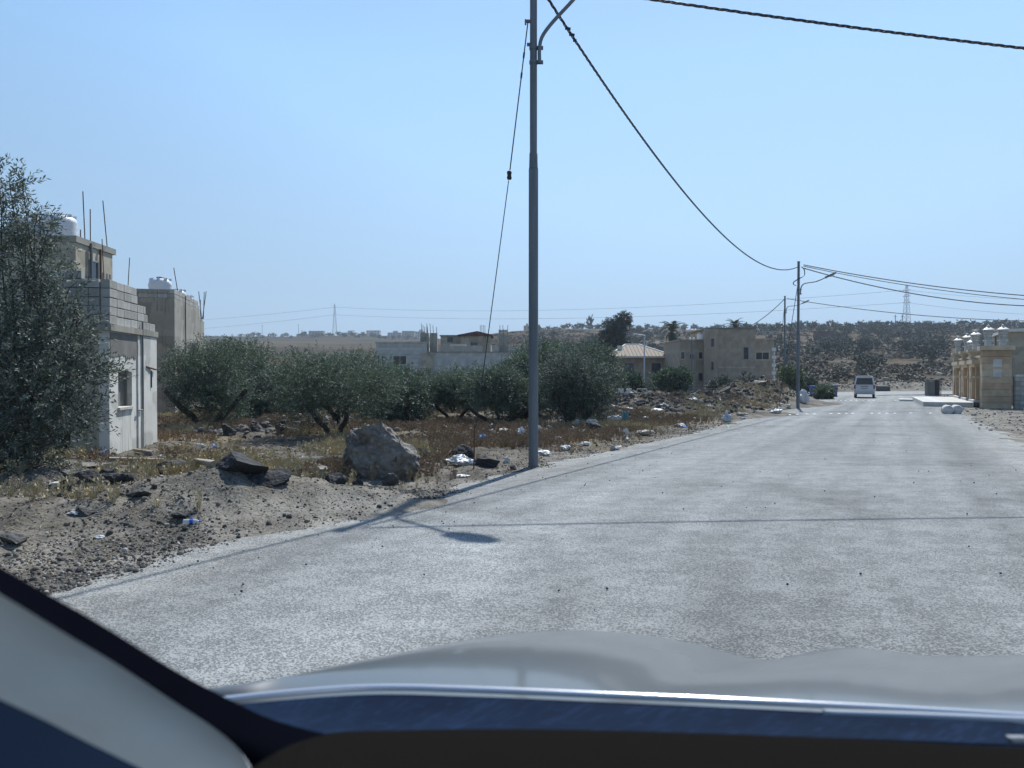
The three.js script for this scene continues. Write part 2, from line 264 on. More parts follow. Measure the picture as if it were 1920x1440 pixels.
// distant range beyond the plain
{
  const sh = []; for (let i = 0; i <= 60; i++) { const x = -3200 + i * 90; sh.push([x, 120 + 46 * fbm(i * 0.17, 2.2, 4, 211) + 25 * Math.sin(i * 0.13)]); }
  const pos = [], idx = []; sh.forEach(([x, y], i) => { pos.push(x, -20, -2900, x, y - 10, -2960, x, -20, -3300); if (i) { const a = (i - 1) * 3; idx.push(a, a + 3, a + 1, a + 3, a + 4, a + 1, a + 1, a + 4, a + 2, a + 4, a + 5, a + 2); } });
  const g = new THREE.BufferGeometry(); g.setAttribute('position', new THREE.Float32BufferAttribute(pos, 3)); g.setIndex(idx); g.computeVertexNormals(); structure('far_hills', g, mat([0.24, 0.22, 0.19]));
}
// roads
const roadMat = mat([1, 1, 1], { vertexColors: true, map: T.asphalt, bumpMap: T.asphaltBump, bumpScale: 0.005, roughness: 1 });
function sheet(name, rows, across, point, tint, lift = 0) {
  const pos = [], col = [], uv = [], idx = [];
  for (let i = 0; i <= rows; i++) for (let j = 0; j <= across; j++) { const p = point(i / rows, j / across); pos.push(p.x, p.y, p.z); uv.push(p.x / 2.3 + 0.004 * Math.sin(p.z), -p.z / 2.3); const c = tint(p, i / rows, j / across); col.push(...c); }
  for (let i = 0; i < rows; i++) for (let j = 0; j < across; j++) { const a = i * (across + 1) + j, b = a + across + 1; idx.push(a, a + 1, b, a + 1, b + 1, b); }
  const g = new THREE.BufferGeometry(); g.setAttribute('position', new THREE.Float32BufferAttribute(pos, 3)); g.setAttribute('color', new THREE.Float32BufferAttribute(col, 3)); g.setAttribute('uv', new THREE.Float32BufferAttribute(uv, 2)); g.setIndex(idx); g.computeVertexNormals();
  return structure(name, g, roadMat);
}
sheet('road', 520, 60, (u, v) => {
  const d = -14 + Math.pow(u, 1.6) * 92, w = edgeWobble(d), s = lerp(w - 0.9, ROADW + w + 1.1, v), x = ROADX(d) + s / 0.891;
  return V(x, baseH(x, d) + 0.008 - 0.05 * Math.pow(Math.abs(v - 0.5) * 2, 10) + 0.012 * Math.sin(Math.PI * v), -d);
}, (p, u, v) => {
  const d = -p.z, s = v * (ROADW + 2) - 0.9, dust = fbm(p.x * 0.22, d * 0.22, 4, 221), tr = Math.exp(-Math.pow((s - 1.9) / 0.35, 2)) + Math.exp(-Math.pow((s - 3.5) / 0.35, 2)) + Math.exp(-Math.pow((s - 5.6) / 0.4, 2)), edge = sm(0.9, 0, s + (dust - 0.5) * 1.6) + sm(ROADW - 1.4, ROADW, s + (dust - 0.5) * 2);
  const sweep = (r, w) => Math.exp(-Math.pow((Math.hypot(p.x + 2.4, d - 6.0) - r) / w, 2)) * sm(-0.9, 0.5, p.x + 2.0); // arcs of dust left by a turning car
  const al = p.x * 0.454 + d * 0.891, streak = fbm(s * 1.6, al * 0.045, 4, 241) - 0.46, st2 = vnoise(s * 5 + 3 * vnoise(al * 0.1, 2, 5), al * 0.12, 251) - 0.5; const k = 0.258 + 0.22 * streak + 0.045 * st2 + 0.09 * (dust - 0.45) + 0.035 * tr + 0.03 * clamp(edge) + 0.06 * (sweep(3.15, 0.12) + 0.8 * sweep(2.3, 0.16)) - 0.05 * sm(0.55, 0.64, fbm(p.x * 0.7 + 9, d * 0.7, 3, 231)), e = clamp(edge) * 0.5;
  return [k * lerp(0.99, 1.03, e), k * lerp(1.0, 0.985, e), k * lerp(0.965, 0.88, e)];
});
sheet('cross_road', 90, 16, (u, v) => { const x = 24 + u * 110, d = 76 + (x - 24) * 0.02 + 9 * v + 0.4 * (vnoise(x * 0.3, v * 2, 8) - 0.5) - 5 * sm(45, 24, x); return V(x, H(x, d) + 0.07, -d); }, () => [0.33, 0.33, 0.315]);
console.log('ground done');
// ------------------------------------------------------------------ buildings on the left
const Q = new THREE.Matrix4();
const wallTurn = (dx, dd) => -Math.atan2(dx, dd);
function win(parent, x, y, w, h, z, { fr = M.frame, pn = M.pane, t = 0.07, side = 'z', bar = 0 } = {}) { // a frame standing proud of the wall round a dark pane
  const gs = [bx(-w / 2 - t, w / 2 + t, h / 2, h / 2 + t, 0, 0.05), bx(-w / 2 - t, w / 2 + t, -h / 2 - t, -h / 2, 0, 0.07), bx(-w / 2 - t, -w / 2, -h / 2, h / 2, 0, 0.05), bx(w / 2, w / 2 + t, -h / 2, h / 2, 0, 0.05)];
  for (let i = 0; i < bar; i++) gs.push(bx(-w / 2 + (i + 1) * w / (bar + 1) - 0.025, -w / 2 + (i + 1) * w / (bar + 1) + 0.025, -h / 2, h / 2, 0.0, 0.035));
  const f = part(parent, 'window', merge(gs), fr, side === 'z' ? [x, y, z] : [z, y, x]); if (side === 'x') f.rotation.y = Math.PI / 2;
  part(f, 'pane', bx(-w / 2, w / 2, -h / 2, h / 2, -0.02, 0.012), pn); return f;
}
function blockCourse(parent, y, h, x0, x1, along, other, len = 0.4, thick = 0.18, off = 0) { // a course of separate concrete blocks
  for (let a = x0 + off, k = 0; a < x1 - 0.06; k++) { const l = Math.min(len * (k === 0 && off ? 0.5 : 1), x1 - a); const g = rb(l - 0.012, h - 0.012, thick + rr(-0.012, 0.006), 0.008); const m = part(parent, 'concrete_block', g, M.block[Math.floor(rr(0, 3))]); if (along === 'x') m.position.set(a + l / 2, y + h / 2, other); else { m.position.set(other, y + h / 2, -(a + l / 2)); m.rotation.y = Math.PI / 2; } m.position.y += rr(-0.004, 0.004); a += l; }
}
const tankGeo = lathe([[0, 0], [0.5, 0], [0.52, 0.04], [0.5, 0.12], [0.53, 0.2], [0.5, 0.3], [0.53, 0.42], [0.5, 0.52], [0.53, 0.64], [0.5, 0.72], [0.47, 0.82], [0.36, 0.9], [0.2, 0.93], [0.18, 0.93]], 28);
const lidGeo = lathe([[0, 1.0], [0.12, 1.0], [0.17, 0.98], [0.19, 0.93], [0, 0.93]], 20);
function waterTank(p, w, h, label, m = M.tank) { const t = thing('water_tank', label, 'water tank', p, rr(0, 3)); part(t, 'tank_body', tankGeo, m).scale.set(w, h, w); part(t, 'lid', lidGeo, M.tankBlack).scale.set(w, h, w); for (let i = 0; i < 8; i++) { const a = i * Math.PI / 4; part(t, 'lug', bx(-0.05, 0.05, 0, 0.1, -0.05, 0.05), m, [Math.cos(a) * 0.42 * w, 0.84 * h, Math.sin(a) * 0.42 * w]); } return t; }
reseed(3);
{ // low whitewashed annex
  const p = V(-8.28, H(-8.2, 15.6) - 0.15, -15.6), t = thing('whitewashed_annex', 'low whitewashed annex with peeling plaster, small window and block parapet beside the olive tree', 'house', p, wallTurn(-0.43, 2.9));
  const h = 2.72, L = 2.95, sh = new THREE.Shape([[0, 0], [L, 0], [L, h], [0, h]].map(a => new THREE.Vector2(...a))), ho = new THREE.Path([[0.5, 1.12], [1.34, 1.12], [1.34, 1.88], [0.5, 1.88]].map(a => new THREE.Vector2(...a)));
  sh.holes.push(ho); const wg = new THREE.ExtrudeGeometry(sh, { depth: 0.2, bevelEnabled: false }); wg.rotateY(Math.PI / 2); wg.translate(-0.2, 0, 0);
  part(t, 'side_wall', metric(wg, 0.4), M.plasterWhite);
  // front wall with a doorway
  const fs = new THREE.Shape([[-5.2, 0], [-0.2, 0], [-0.2, h], [-5.2, h]].map(a => new THREE.Vector2(...a))); fs.holes.push(new THREE.Path([[-1.9, 0.02], [-0.75, 0.02], [-0.75, 0.62], [-1.9, 0.62]].map(a => new THREE.Vector2(...a))));
  const fg = new THREE.ExtrudeGeometry(fs, { depth: 0.2, bevelEnabled: false }); fg.translate(0, 0, -0.2); part(t, 'front_wall', metric(fg, 0.4), M.plasterBeige);
  part(t, 'rear_wall', bx(-5.2, -0.2, 0, h, -L, -L + 0.2), M.plasterBeige); part(t, 'rear_wall', bx(-5.2, -5.0, 0, h, -L + 0.2, -0.2), M.plasterBeige);
  part(t, 'roof_slab', bx(-5.3, 0.07, h, h + 0.13, -L - 0.05, 0.07), M.concrete);
  const w = part(t, 'window', merge([bx(-0.16, -0.1, 1.12, 1.88, -0.56, -0.5), bx(-0.16, -0.1, 1.12, 1.88, -1.34, -1.28), bx(-0.16, -0.1, 1.82, 1.88, -1.28, -0.56)]), M.shutter); part(w, 'shutter', bx(-0.19, -0.15, 1.12, 1.88, -1.3, -0.5), M.shutter);
  part(t, 'window_sill', bx(-0.2, 0.05, 1.06, 1.115, -1.38, -0.46), M.plasterWhite);
  part(t, 'pilaster', bx(0.001, 0.045, 0.05, h - 0.01, -L, -2.0), M.plasterWhite); part(t, 'pilaster', bx(0.001, 0.03, 0.05, h - 0.01, -1.78, -1.66), M.plasterWhite);
  { const c = [], n = 26; for (let i = 0; i <= n; i++) { const z = -0.04 - i / n * 1.6; c.push(new THREE.Vector2(-z, h - 0.42 - 0.14 * vnoise(i * 0.8, 1, 77) - 0.05 * (i % 2))); } const s2 = new THREE.Shape([new THREE.Vector2(0.04, h - 0.03), ...c, new THREE.Vector2(1.64, h - 0.03)]); const g = new THREE.ExtrudeGeometry(s2, { depth: 0.012, bevelEnabled: false }); g.rotateY(Math.PI / 2); part(t, 'bare_plaster', metric(g, 0.6), M.concreteDark, [0.001, 0, 0], 'grey patch under the slab where the whitewash has come away'); }
  part(t, 'drain_pipe', merge([rod(V(0.06, 1.0, -1.88), V(0.06, h + 0.3, -1.88), 0.018), rod(V(0.06, 1.0, -1.6), V(0.06, 1.0, -1.9), 0.018)]), M.steel);
  part(t, 'wall_hook', rod(V(0.05, 2.0, -2.15), V(0.09, 1.93, -2.75), 0.02), M.rust); part(t, 'wall_hook', rod(V(0.06, 1.5, -2.5), V(0.06, 1.9, -2.5), 0.014), M.rust);
  reseed(5); const ends = [2.95, 2.4, 2.25, 1.7, 1.65]; let y = h + 0.13;
  ends.forEach((e, i) => { const hh = 0.185; blockCourse(t, y, hh, 0.0, e, 'z', -0.07, 0.42, 0.18, 0); blockCourse(t, y, hh, -2.9 + (i > 3 ? 1.2 : 0), -0.17, 'x', -0.05, 0.42, 0.18, 0); y += hh; });
  blockCourse(t, y, 0.17, -1.2, -0.5, 'x', -0.05, 0.4, 0.18);
  for (const [x, z, l, dx] of [[-0.1, -1.4, 1.0, 0.05], [-0.15, -0.2, 1.2, -0.04]]) part(t, 'rebar', rod(V(x, y - 0.2, z), V(x + dx, y + l - 0.35, z), 0.009), M.rust);
}
{ // taller beige house behind
  const p = V(-15.2, H(-15.2, 26.5) - 0.2, -26.5), t = thing('beige_house', 'two storey beige plastered house with water tanks on its roof behind the annex', 'house', p, wallTurn(-0.15, 2.5)), top = at(145, 442, 26.5).y - p.y;
  part(t, 'wall', bx(-8, 0, 0, top - 0.22, -2.75, 0), M.plasterBeige); part(t, 'roof_slab', bx(-8.1, 0.05, top - 0.22, top, -2.95, 0.05), M.concrete);
  const y = py => at(170, py, 27.6).y - p.y; win(t, -1.25, (y(489) + y(525)) / 2, 0.55, 0.66, 0.0, { side: 'x', t: 0.05 });
  for (const z of [-0.4, -0.72, -2.0, -2.3, -2.55]) part(t, 'slot_window', bx(-0.02, 0.012, y(565), y(z < -1 ? 505 : 520), z - 0.07, z + 0.07), M.shutter);
  part(t, 'downpipe', rod(V(0.07, 0, -0.95), V(0.07, top - 0.1, -0.95), 0.05), M.steel); part(t, 'downpipe', rod(V(0.07, y(540), -1.65), V(0.07, top - 0.2, -1.65), 0.04), M.rust);
  for (const [x, z, l, dx] of [[-0.12, -0.9, 1.75, -0.06], [-0.12, -1.3, 1.2, 0.0], [-0.12, -2.6, 1.8, -0.15], [-0.2, -0.75, 0.35, 0], [-0.25, -0.85, 0.3, 0]]) part(t, 'rebar', rod(V(x, top, z), V(x + dx, top + l, z), 0.018), M.rust);
  const rt = p.y + top; reseed(8);
  waterTank(V(at(92, 430, 27).x, rt, -27.6), 1.15, 1.0, 'white ribbed water tank at the roof edge of the beige house');
  waterTank(V(at(28, 430, 27).x, rt, -27.8), 1.25, 0.95, 'white water tank half hidden by olive branches on the beige house roof');
}
{ // grey concrete house with block parapet
  const p = V(-15.1, H(-15.1, 34) - 0.3, -34), t = thing('concrete_house', 'grey unplastered concrete house with block parapet and white roof tanks behind the olive trees', 'house', p, wallTurn(-1.8, 8)), top = at(327, 559, 34).y - p.y, L = 6.2;
  part(t, 'wall', bx(-6, 0, 0, top, -L, 0), M.concrete); part(t, 'wall', bx(-6, -0.15, 0, top - 0.5, -8.4, -L - 0.002), M.concrete); part(t, 'wall', bx(-5, -0.2, 0, top - 1.75, -14, -8.402), M.concrete);
  reseed(9); for (let i = 0; i < 2; i++) { blockCourse(t, top + i * 0.2, 0.2, -5.9, -0.2, 'x', -0.1, 0.4, 0.2, i ? 0.2 : 0); blockCourse(t, top + i * 0.2, 0.2, 0, L - i * 0.4, 'z', -0.1, 0.4, 0.2, i ? 0.0 : 0.0); }
  blockCourse(t, top - 0.5, 0.2, L, 8.2, 'z', -0.28, 0.4, 0.2);
  part(t, 'cable_conduit', rod(V(0.05, 1, -2.2), V(0.05, top + 0.3, -2.2), 0.025), M.rust); win(t, -4.2, top - 2.4, 1.0, 1.1, 0.0, { side: 'x' });
  for (const [x, z, l, dx, dz] of [[-0.1, -1.9, 1.6, -0.3, 0], [-0.1, -7.6, 1.1, 0.2, 0], [-0.15, -7.7, 1.1, -0.15, 0], [-0.1, -7.9, 1.1, 0.05, 0], [-0.3, -8.2, 0.7, 0, 0]]) part(t, 'rebar', rod(V(x, top - 0.4, z), V(x + dx, top + l, z + dz), 0.02), M.rust);
  const rt = p.y + top; part(t, 'stair_head', bx(-5.2, -2.3, top, top + 0.55, -4.6, -2.6), M.concreteDark);
  waterTank(V(at(295, 540, 35.3).x, rt, -35.6), 1.0, 1.15, 'white ribbed water tank, tallest of three on the concrete house roof');
  waterTank(V(at(329, 540, 37).x, rt, -37.2), 0.8, 0.75, 'white water tank with black lid, middle one on the concrete house roof');
  waterTank(V(at(345, 540, 38.5).x, rt, -38.8), 0.62, 0.6, 'small white water tank, last of three on the concrete house roof');
}
// ------------------------------------------------------------------ buildings in the middle distance
{ // unfinished white stone house
  const D = 80, p = onGround(705, D); p.y -= 0.4; const t = thing('unfinished_house', 'unfinished pale stone house with bare columns and rebar behind the olive grove', 'house', p), X = px => at(px, 700, D).x - p.x, Y = py => at(900, py, D).y - p.y;
  part(t, 'wall', bx(0, X(800), 0, Y(643), -9, 0), M.stoneWhite, null, 'pale coursed stone left wing'); part(t, 'wall', bx(X(800) + 0.003, X(1075), 0, Y(661), -7, -0.06), M.stoneWhite);
  for (let i = 1; i < 11; i++) part(t, 'stone_joint', bx(0.01, X(800) - 0.01, Y(643) - i * 0.42, Y(643) - i * 0.42 + 0.03, 0.0, 0.006), M.concrete);
  part(t, 'coping', bx(-0.1, X(800) + 0.1, Y(643), Y(643) + 0.12, -9.1, 0.1), M.stoneWhite); part(t, 'coping', bx(X(800) + 0.11, X(1078), Y(661), Y(661) + 0.1, -7, 0.02), M.concrete);
  win(t, (X(738) + X(762)) / 2, (Y(668) + Y(683)) / 2, 1.3, 0.85, 0, { fr: M.stoneWhite, bar: 1 }); win(t, X(710), Y(675), 0.18, 0.85, 0, { fr: M.stoneWhite, t: 0.04 }); win(t, X(717.5), Y(675), 0.18, 0.85, 0, { fr: M.stoneWhite, t: 0.04 });
  part(t, 'parapet', bx(X(815), X(900), Y(661) + 0.101, Y(644), -6, -5.8), M.block[1]); part(t, 'parapet', bx(X(920), X(1060), Y(661) + 0.101, Y(645), -6, -5.8), M.block[1]);
  for (const [px, w] of [[792, 9], [800, 6], [812, 14], [944, 17]]) { const c = part(t, 'column', bx(X(px - w / 2), X(px + w / 2), Y(661) + 0.1, Y(px < 900 ? 624 : 627), -0.9, -0.4), M.concrete); for (let i = 0; i < 3; i++) { const x = X(px - w / 2 + 1.5 + i * (w - 3) / 2); part(c, 'rebar', rod(V(x, Y(628), -0.8 + i * 0.15), V(x + rr(-0.1, 0.1), Y(px < 900 ? 606 + i * 3 : 609), -0.7), 0.03), M.rust); } }
  part(t, 'buttress', bx(X(790), X(813), 0, Y(661) - 0.01, -0.05, 0.12), M.plasterBeige);
  const r = onGround(860, 118), q = thing('beige_villa', 'beige villa with dark red pitched roof rising behind the unfinished house', 'house', [r.x, r.y - 0.5, r.z]), X2 = px => at(px, 700, 118).x - r.x, Y2 = py => at(900, py, 118).y - r.y + 0.5;
  part(q, 'wall', bx(X2(824), X2(864), 0, Y2(629), -8, -2), M.plasterBeige); part(q, 'wall', bx(X2(864) + 0.003, X2(920), 0, Y2(629), -8, 0), M.plasterBeige);
  const rs = new THREE.Shape([new THREE.Vector2(X2(858), Y2(628)), new THREE.Vector2(X2(895), Y2(621)), new THREE.Vector2(X2(924), Y2(628)), new THREE.Vector2(X2(924), Y2(630)), new THREE.Vector2(X2(858), Y2(630))]); const rg = new THREE.ExtrudeGeometry(rs, { depth: 9, bevelEnabled: false }); rg.translate(0, 0, -8.5); part(q, 'roof', metric(rg), M.roofRed);
  part(q, 'roof_slab', bx(X2(822), X2(864), Y2(629) + 0.003, Y2(627), -8, -1.8), M.concrete);
  part(q, 'pillar', bx(X2(896), X2(907), 0, Y2(630), 0.01, 0.4), M.plasterTan); win(q, X2(842), Y2(636), 0.9, 0.8, -2, { fr: M.frame }); win(q, X2(889), Y2(651), 1.1, 1.5, 0, { fr: M.frame });
  for (const px of [899, 902, 905, 908]) part(q, 'rebar', rod(V(X2(px), Y2(628), -3), V(X2(px), Y2(607), -3), 0.04), M.rust);
  const wt = thing('white_van_body', 'white box trailer parked on the terrace beside the unfinished house', 'trailer', at(858, 660, 95)); part(wt, 'box', bx(-0.95, 0.95, 0, 0.85, -1.5, 0), M.tank); part(wt, 'roof_edge', bx(-1.0, 1.0, 0.85, 0.93, -1.55, 0.05), M.frameWhite);
}
{ // hip roofed house
  const D = 90, p = onGround(1200, D); p.y -= 0.3; const t = thing('hip_roofed_house', 'small house with pale hipped tile roof behind round green bushes', 'house', p), X = px => at(px, 700, D).x - p.x, Y = py => at(1200, py, D).y - p.y;
  part(t, 'wall', bx(X(1152), X(1250), 0, Y(668), -6.5, 0), M.plasterTan);
  const x0 = X(1138), x1 = X(1263), xr0 = X(1180), xr1 = X(1206), ye = Y(668), yt = Y(644), z0 = 0.8, z1 = -7.2, zr = -3.2, tri = (pts) => { const g = new THREE.BufferGeometry(); g.setAttribute('position', new THREE.Float32BufferAttribute(pts.flat(), 3)); g.computeVertexNormals(); return metric(g, 0.8); };
  const A = [x0, ye, z0], B = [x1, ye, z0], C = [x1, ye, z1], Dd = [x0, ye, z1], R0 = [xr0, yt, zr], R1 = [xr1, yt, zr];
  part(t, 'roof_slope', tri([A, B, R1, A, R1, R0]), M.roofTile); part(t, 'roof_slope', tri([B, C, R1]), M.roofTile); part(t, 'roof_slope', tri([Dd, A, R0]), M.roofTile); part(t, 'roof_slope', tri([C, Dd, R0, C, R0, R1]), M.roofTile);
  const nt = 18; for (let i = 1; i < nt; i++) { const u = i / nt, a = V(...A).lerp(V(...B), u), b = V(...(u * (x1 - x0) + x0 < xr0 ? V(...A).lerp(V(...R0), (u * (x1 - x0)) / (xr0 - x0)).toArray() : u * (x1 - x0) + x0 > xr1 ? V(...B).lerp(V(...R1), (x1 - (u * (x1 - x0) + x0)) / (x1 - xr1)).toArray() : V(...R0).lerp(V(...R1), (u * (x1 - x0) + x0 - xr0) / (xr1 - xr0)).toArray())); part(t, 'tile_row', rod(a, b, 0.05, 5), M.roofTile); }
  part(t, 'ridge', merge([rod(V(...A), V(...R0), 0.1), rod(V(...B), V(...R1), 0.1), rod(V(...R0), V(...R1), 0.1)]), M.frameWhite); part(t, 'eaves', bx(x0, x1, ye - 0.18, ye - 0.01, z1, z0), M.frameWhite);
  win(t, X(1180), Y(690), 1.1, 1.2, 0); win(t, X(1230), Y(690), 1.1, 1.2, 0); part(t, 'chimney', bx(X(1162), X(1170), Y(662), Y(647), -2, -1.4), M.frameWhite);
  const w = onGround(1160, 62), wl = thing('garden_wall', 'low grey garden wall with two white boxes on it beside the olive grove', 'wall', [w.x, w.y, w.z]); part(wl, 'wall', bx(-0.3, 2.4, -0.3, 0.55, -0.25, 0), M.block[1]); part(wl, 'box', bx(0.0, 0.4, 0.55, 0.9, -0.25, 0.05), M.frameWhite); part(wl, 'box', bx(0.65, 1.05, 0.55, 0.88, -0.25, 0.05), M.frameWhite); part(wl, 'railing', merge([rod(V(1.5, 0.85, 0), V(2.3, 0.85, 0), 0.03), rod(V(2.3, 0.55, 0), V(2.3, 0.85, 0), 0.03), rod(V(1.5, 0.55, 0), V(1.5, 0.85, 0), 0.03)]), M.frameWhite);
}
{ // two storey tan house
  const D = 80, p = onGround(1365, D); p.y -= 0.5; const t = thing('tan_house', 'two storey tan stone house with flat roof and wide framed window beyond the dirt heap', 'house', p), X = px => at(px, 700, D).x - p.x, Y = py => at(1365, py, D).y - p.y;
  part(t, 'wall', bx(X(1332), X(1415), 0, Y(617), -9, 0), M.plasterTan); part(t, 'wall', bx(X(1415) + 0.003, X(1456), 0, Y(636), -9, -0.8), M.plasterTan); part(t, 'wall', bx(X(1280), X(1332) - 0.003, 0, Y(637), -10, -1.5), M.plasterTan);
  const ts = 14; const sg = new THREE.CylinderGeometry(0.75, 0.75, Y(617), ts, 1, false); sg.translate(0, Y(617) / 2, 0); part(t, 'round_tower', sg, M.plasterTan, [X(1334), 0, -0.2]);
  part(t, 'roof_coping', bx(X(1326), X(1417), Y(617) + 0.002, Y(614.5), -9.1, 0.12), M.concreteDark); part(t, 'roof_coping', bx(X(1417) + 0.003, X(1459), Y(636) + 0.002, Y(633.5), -9.1, -0.7), M.trim); part(t, 'roof_coping', bx(X(1278), X(1325), Y(637) + 0.002, Y(635), -10, -1.4), M.trim);
  for (let i = 0; i < 12; i++) part(t, 'quoin', bx(X(i % 2 ? 1452 : 1455), X(i % 2 ? 1460 : 1458), 0.35 + i * 0.42, 0.35 + i * 0.42 + 0.36, -1.1, -0.76), M.frameWhite);
  win(t, X(1434), (Y(661) + Y(673)) / 2, 1.35, 0.7, -0.8, { fr: M.trim, t: 0.16, bar: 1 }); win(t, X(1398.5), (Y(651) + Y(674)) / 2, 0.5, 1.25, 0, { fr: M.frame, t: 0.06 }); win(t, X(1333), Y(643), 0.3, 0.85, 0.55, { fr: M.frame, t: 0.04 }); win(t, X(1333), Y(686), 0.25, 0.85, 0.55, { fr: M.frame, t: 0.04 });
  win(t, X(1286), Y(666), 0.36, 0.7, -1.5, { fr: M.trim, t: 0.1 }); win(t, X(1320), Y(666), 0.4, 0.7, -1.5, { fr: M.trim, t: 0.1 }); win(t, X(1303), Y(668), 0.4, 0.5, -1.5, { fr: M.frame, t: 0.05 }); win(t, X(1320), Y(707), 0.45, 0.8, -1.5, { fr: M.frame, t: 0.05 });
  part(t, 'base_course', bx(X(1336), X(1415), Y(690), Y(690) + 0.12, 0, 0.05), M.trim);
  const f = thing('wire_fence', 'thin wire fence on posts in front of the tan house', 'fence', onGround(1400, 66)); for (let i = 0; i < 9; i++) part(f, 'post', rod(V(-5 + i * 1.25, -0.4, 0), V(-5 + i * 1.25, 1.1, 0), 0.035), M.steel); for (const y of [0.4, 0.75, 1.05]) part(f, 'wire', rod(V(-5, y, 0), V(5, y, 0), 0.014), M.steel);
  const rx = at(1321, 634, 84); waterTank(V(rx.x, p.y + Y(637) + 0.02, -84), 1.6, 1.0, 'white water tank on the lower roof of the tan house');
}
// ------------------------------------------------------------------ gate on the right
{
  const a = [28.6, 45.5], b = [34.6, 58.5], L = Math.hypot(b[0] - a[0], b[1] - a[1]), y0 = baseH(30, 50) - 0.05, turn = Math.atan2(b[0] - a[0], b[1] - a[1]);
  const t = thing('stone_gateway', 'tan stone gateway wall with carved niches and pale panels beside the road', 'gateway', [a[0], y0, -a[1]], -turn + Math.PI / 2); // local x runs along the wall away from us, local +z faces away from the road
  const hh = 3.55; reseed(15);
  const pier = (x, w, z0, z1, h, n) => { const hc = h / n; for (let i = 0; i < n; i++) part(t, 'stone_block', bx(x, x + w, i * hc + 0.008, (i + 1) * hc - 0.008, z0, z1), M.stoneTan[(i * 2 + Math.floor(x * 7) + Math.floor(rr(0, 2))) % 4]); };
  pier(0, 1.05, -0.35, 1.15, hh, 9); pier(L - 0.9, 0.9, -0.55, 0.05, hh, 9); pier(4.1, 0.75, -0.5, 0.05, hh, 9); pier(8.4, 0.75, -0.5, 0.05, hh, 9);
  part(t, 'wall', bx(1.0501, L - 0.901, 0, hh - 0.4, -0.2, 0.04), M.stoneTan[2]);
  for (const [x, w] of [[4.1, 0.75], [8.4, 0.75], [L - 0.9, 0.9]]) { part(t, 'pier_cap', bx(x - 0.14, x + w + 0.14, hh, hh + 0.16, -0.68, 0.2), M.stoneTan[2]); part(t, 'pier_cap', bx(x - 0.07, x + w + 0.07, hh - 0.12, hh - 0.001, -0.6, 0.12), M.stoneTan[0]); } part(t, 'cornice', bx(1.051, L - 0.9, hh - 0.4, hh - 0.28, -0.32, 0.1), M.stoneTan[2]); part(t, 'cornice', bx(-0.14, 1.2, hh + 0.001, hh + 0.26, -0.5, 1.3), M.stoneTan[2]);
    for (const y of [2.55, 1.95]) part(t, 'pale_tile', bx(-0.02, -0.001, y, y + 0.45, 0.2, 0.65), M.marble);
  for (const [x0, x1] of [[1.3, 3.9], [5.1, 8.2], [9.4, L - 1.1]]) {
    part(t, 'panel', bx(x0 + 0.55, x1 - 0.55, 0.5, 2.35, -0.3, -0.2), M.marble); part(t, 'lintel', bx(x0, x1, 2.75, 3.0, -0.75, -0.2), M.stoneTan[2]); part(t, 'lintel', bx(x0 + 0.12, x1 - 0.12, 2.55, 2.749, -0.6, -0.2), M.stoneTan[0]);
    for (const x of [x0 + 0.2, x1 - 0.5]) { part(t, 'pilaster', bx(x, x + 0.3, 0.5, 2.549, -0.5, -0.2), M.stoneTan[1]); part(t, 'capital', bx(x - 0.06, x + 0.36, 1.85, 2.0, -0.58, -0.2), M.stoneTan[0]); }
    part(t, 'plinth', bx(x0 + 0.1, x1 - 0.1, 0.36, 0.499, -0.65, -0.2), M.marble);
  }
  part(t, 'platform', bx(1.06, L - 1.0, 0, 0.36, -3.4, -0.651), M.stoneWhite, null, 'pale stone platform in front of the niches'); part(t, 'step', bx(L - 2.6, L - 0.95, 0, 0.18, -4.3, -3.401), M.marble);
  // lantern-shaped urns on top
  const urnBody = new THREE.CylinderGeometry(0.34, 0.2, 0.62, 4, 1); urnBody.rotateY(Math.PI / 4); const lid = new THREE.CylinderGeometry(0.12, 0.42, 0.16, 4, 1); lid.rotateY(Math.PI / 4); const foot = bx(-0.16, 0.16, 0, 0.3, -0.16, 0.16), rim = bx(-0.26, 0.26, 0.3, 0.37, -0.26, 0.26), ball = new THREE.SphereGeometry(0.085, 12, 8);
  const names = ['white stone lantern urn at the road end of the gateway top', 'white stone lantern urn second from the block wall on the gateway top', 'white stone lantern urn third from the block wall on the gateway top', 'white stone lantern urn fourth from the block wall on the gateway top', 'white stone lantern urn fifth from the block wall on the gateway top', 'white stone lantern urn at the far end of the gateway top'];
  names[0] = 'white stone lantern urn on the pier joining the block wall';
  [[0.5, 0.75], [0.5, 0.0, 1], [4.45, -0.2], [6.3, -0.2], [8.75, -0.2], [L - 0.45, -0.25]].forEach(([x, z, k], i) => {
    const o = V(x, hh + (x < 1.2 ? 0.26 : x > 6 && x < 7 ? -0.28 : 0.16), z).applyAxisAngle(V(0, 1, 0), t.rotation.y).add(t.position); const u = thing('lantern_urn', names[i], 'urn', o, t.rotation.y, 'urns on the gateway');
    part(u, 'foot', foot, M.marble); part(u, 'rim', rim, M.marble); const bd = part(u, 'body', urnBody, M.marble, [0, 0.68, 0]); for (let q = 0; q < 3; q++) part(bd, 'band', bx(-0.2 - q * 0.03, 0.2 + q * 0.03, -0.18 + q * 0.17, -0.15 + q * 0.17, -0.2 - q * 0.03, 0.2 + q * 0.03), M.frame); part(u, 'lid', lid, M.marble, [0, 1.07, 0]); part(u, 'finial', ball, M.marble, [0, 1.2, 0]);
  });
  // block wall and house beyond
  const w = thing('block_wall', 'grey concrete block wall with white coping running on from the gateway', 'wall', [at(1903, 700, 45).x, y0, -45], 0); reseed(17);
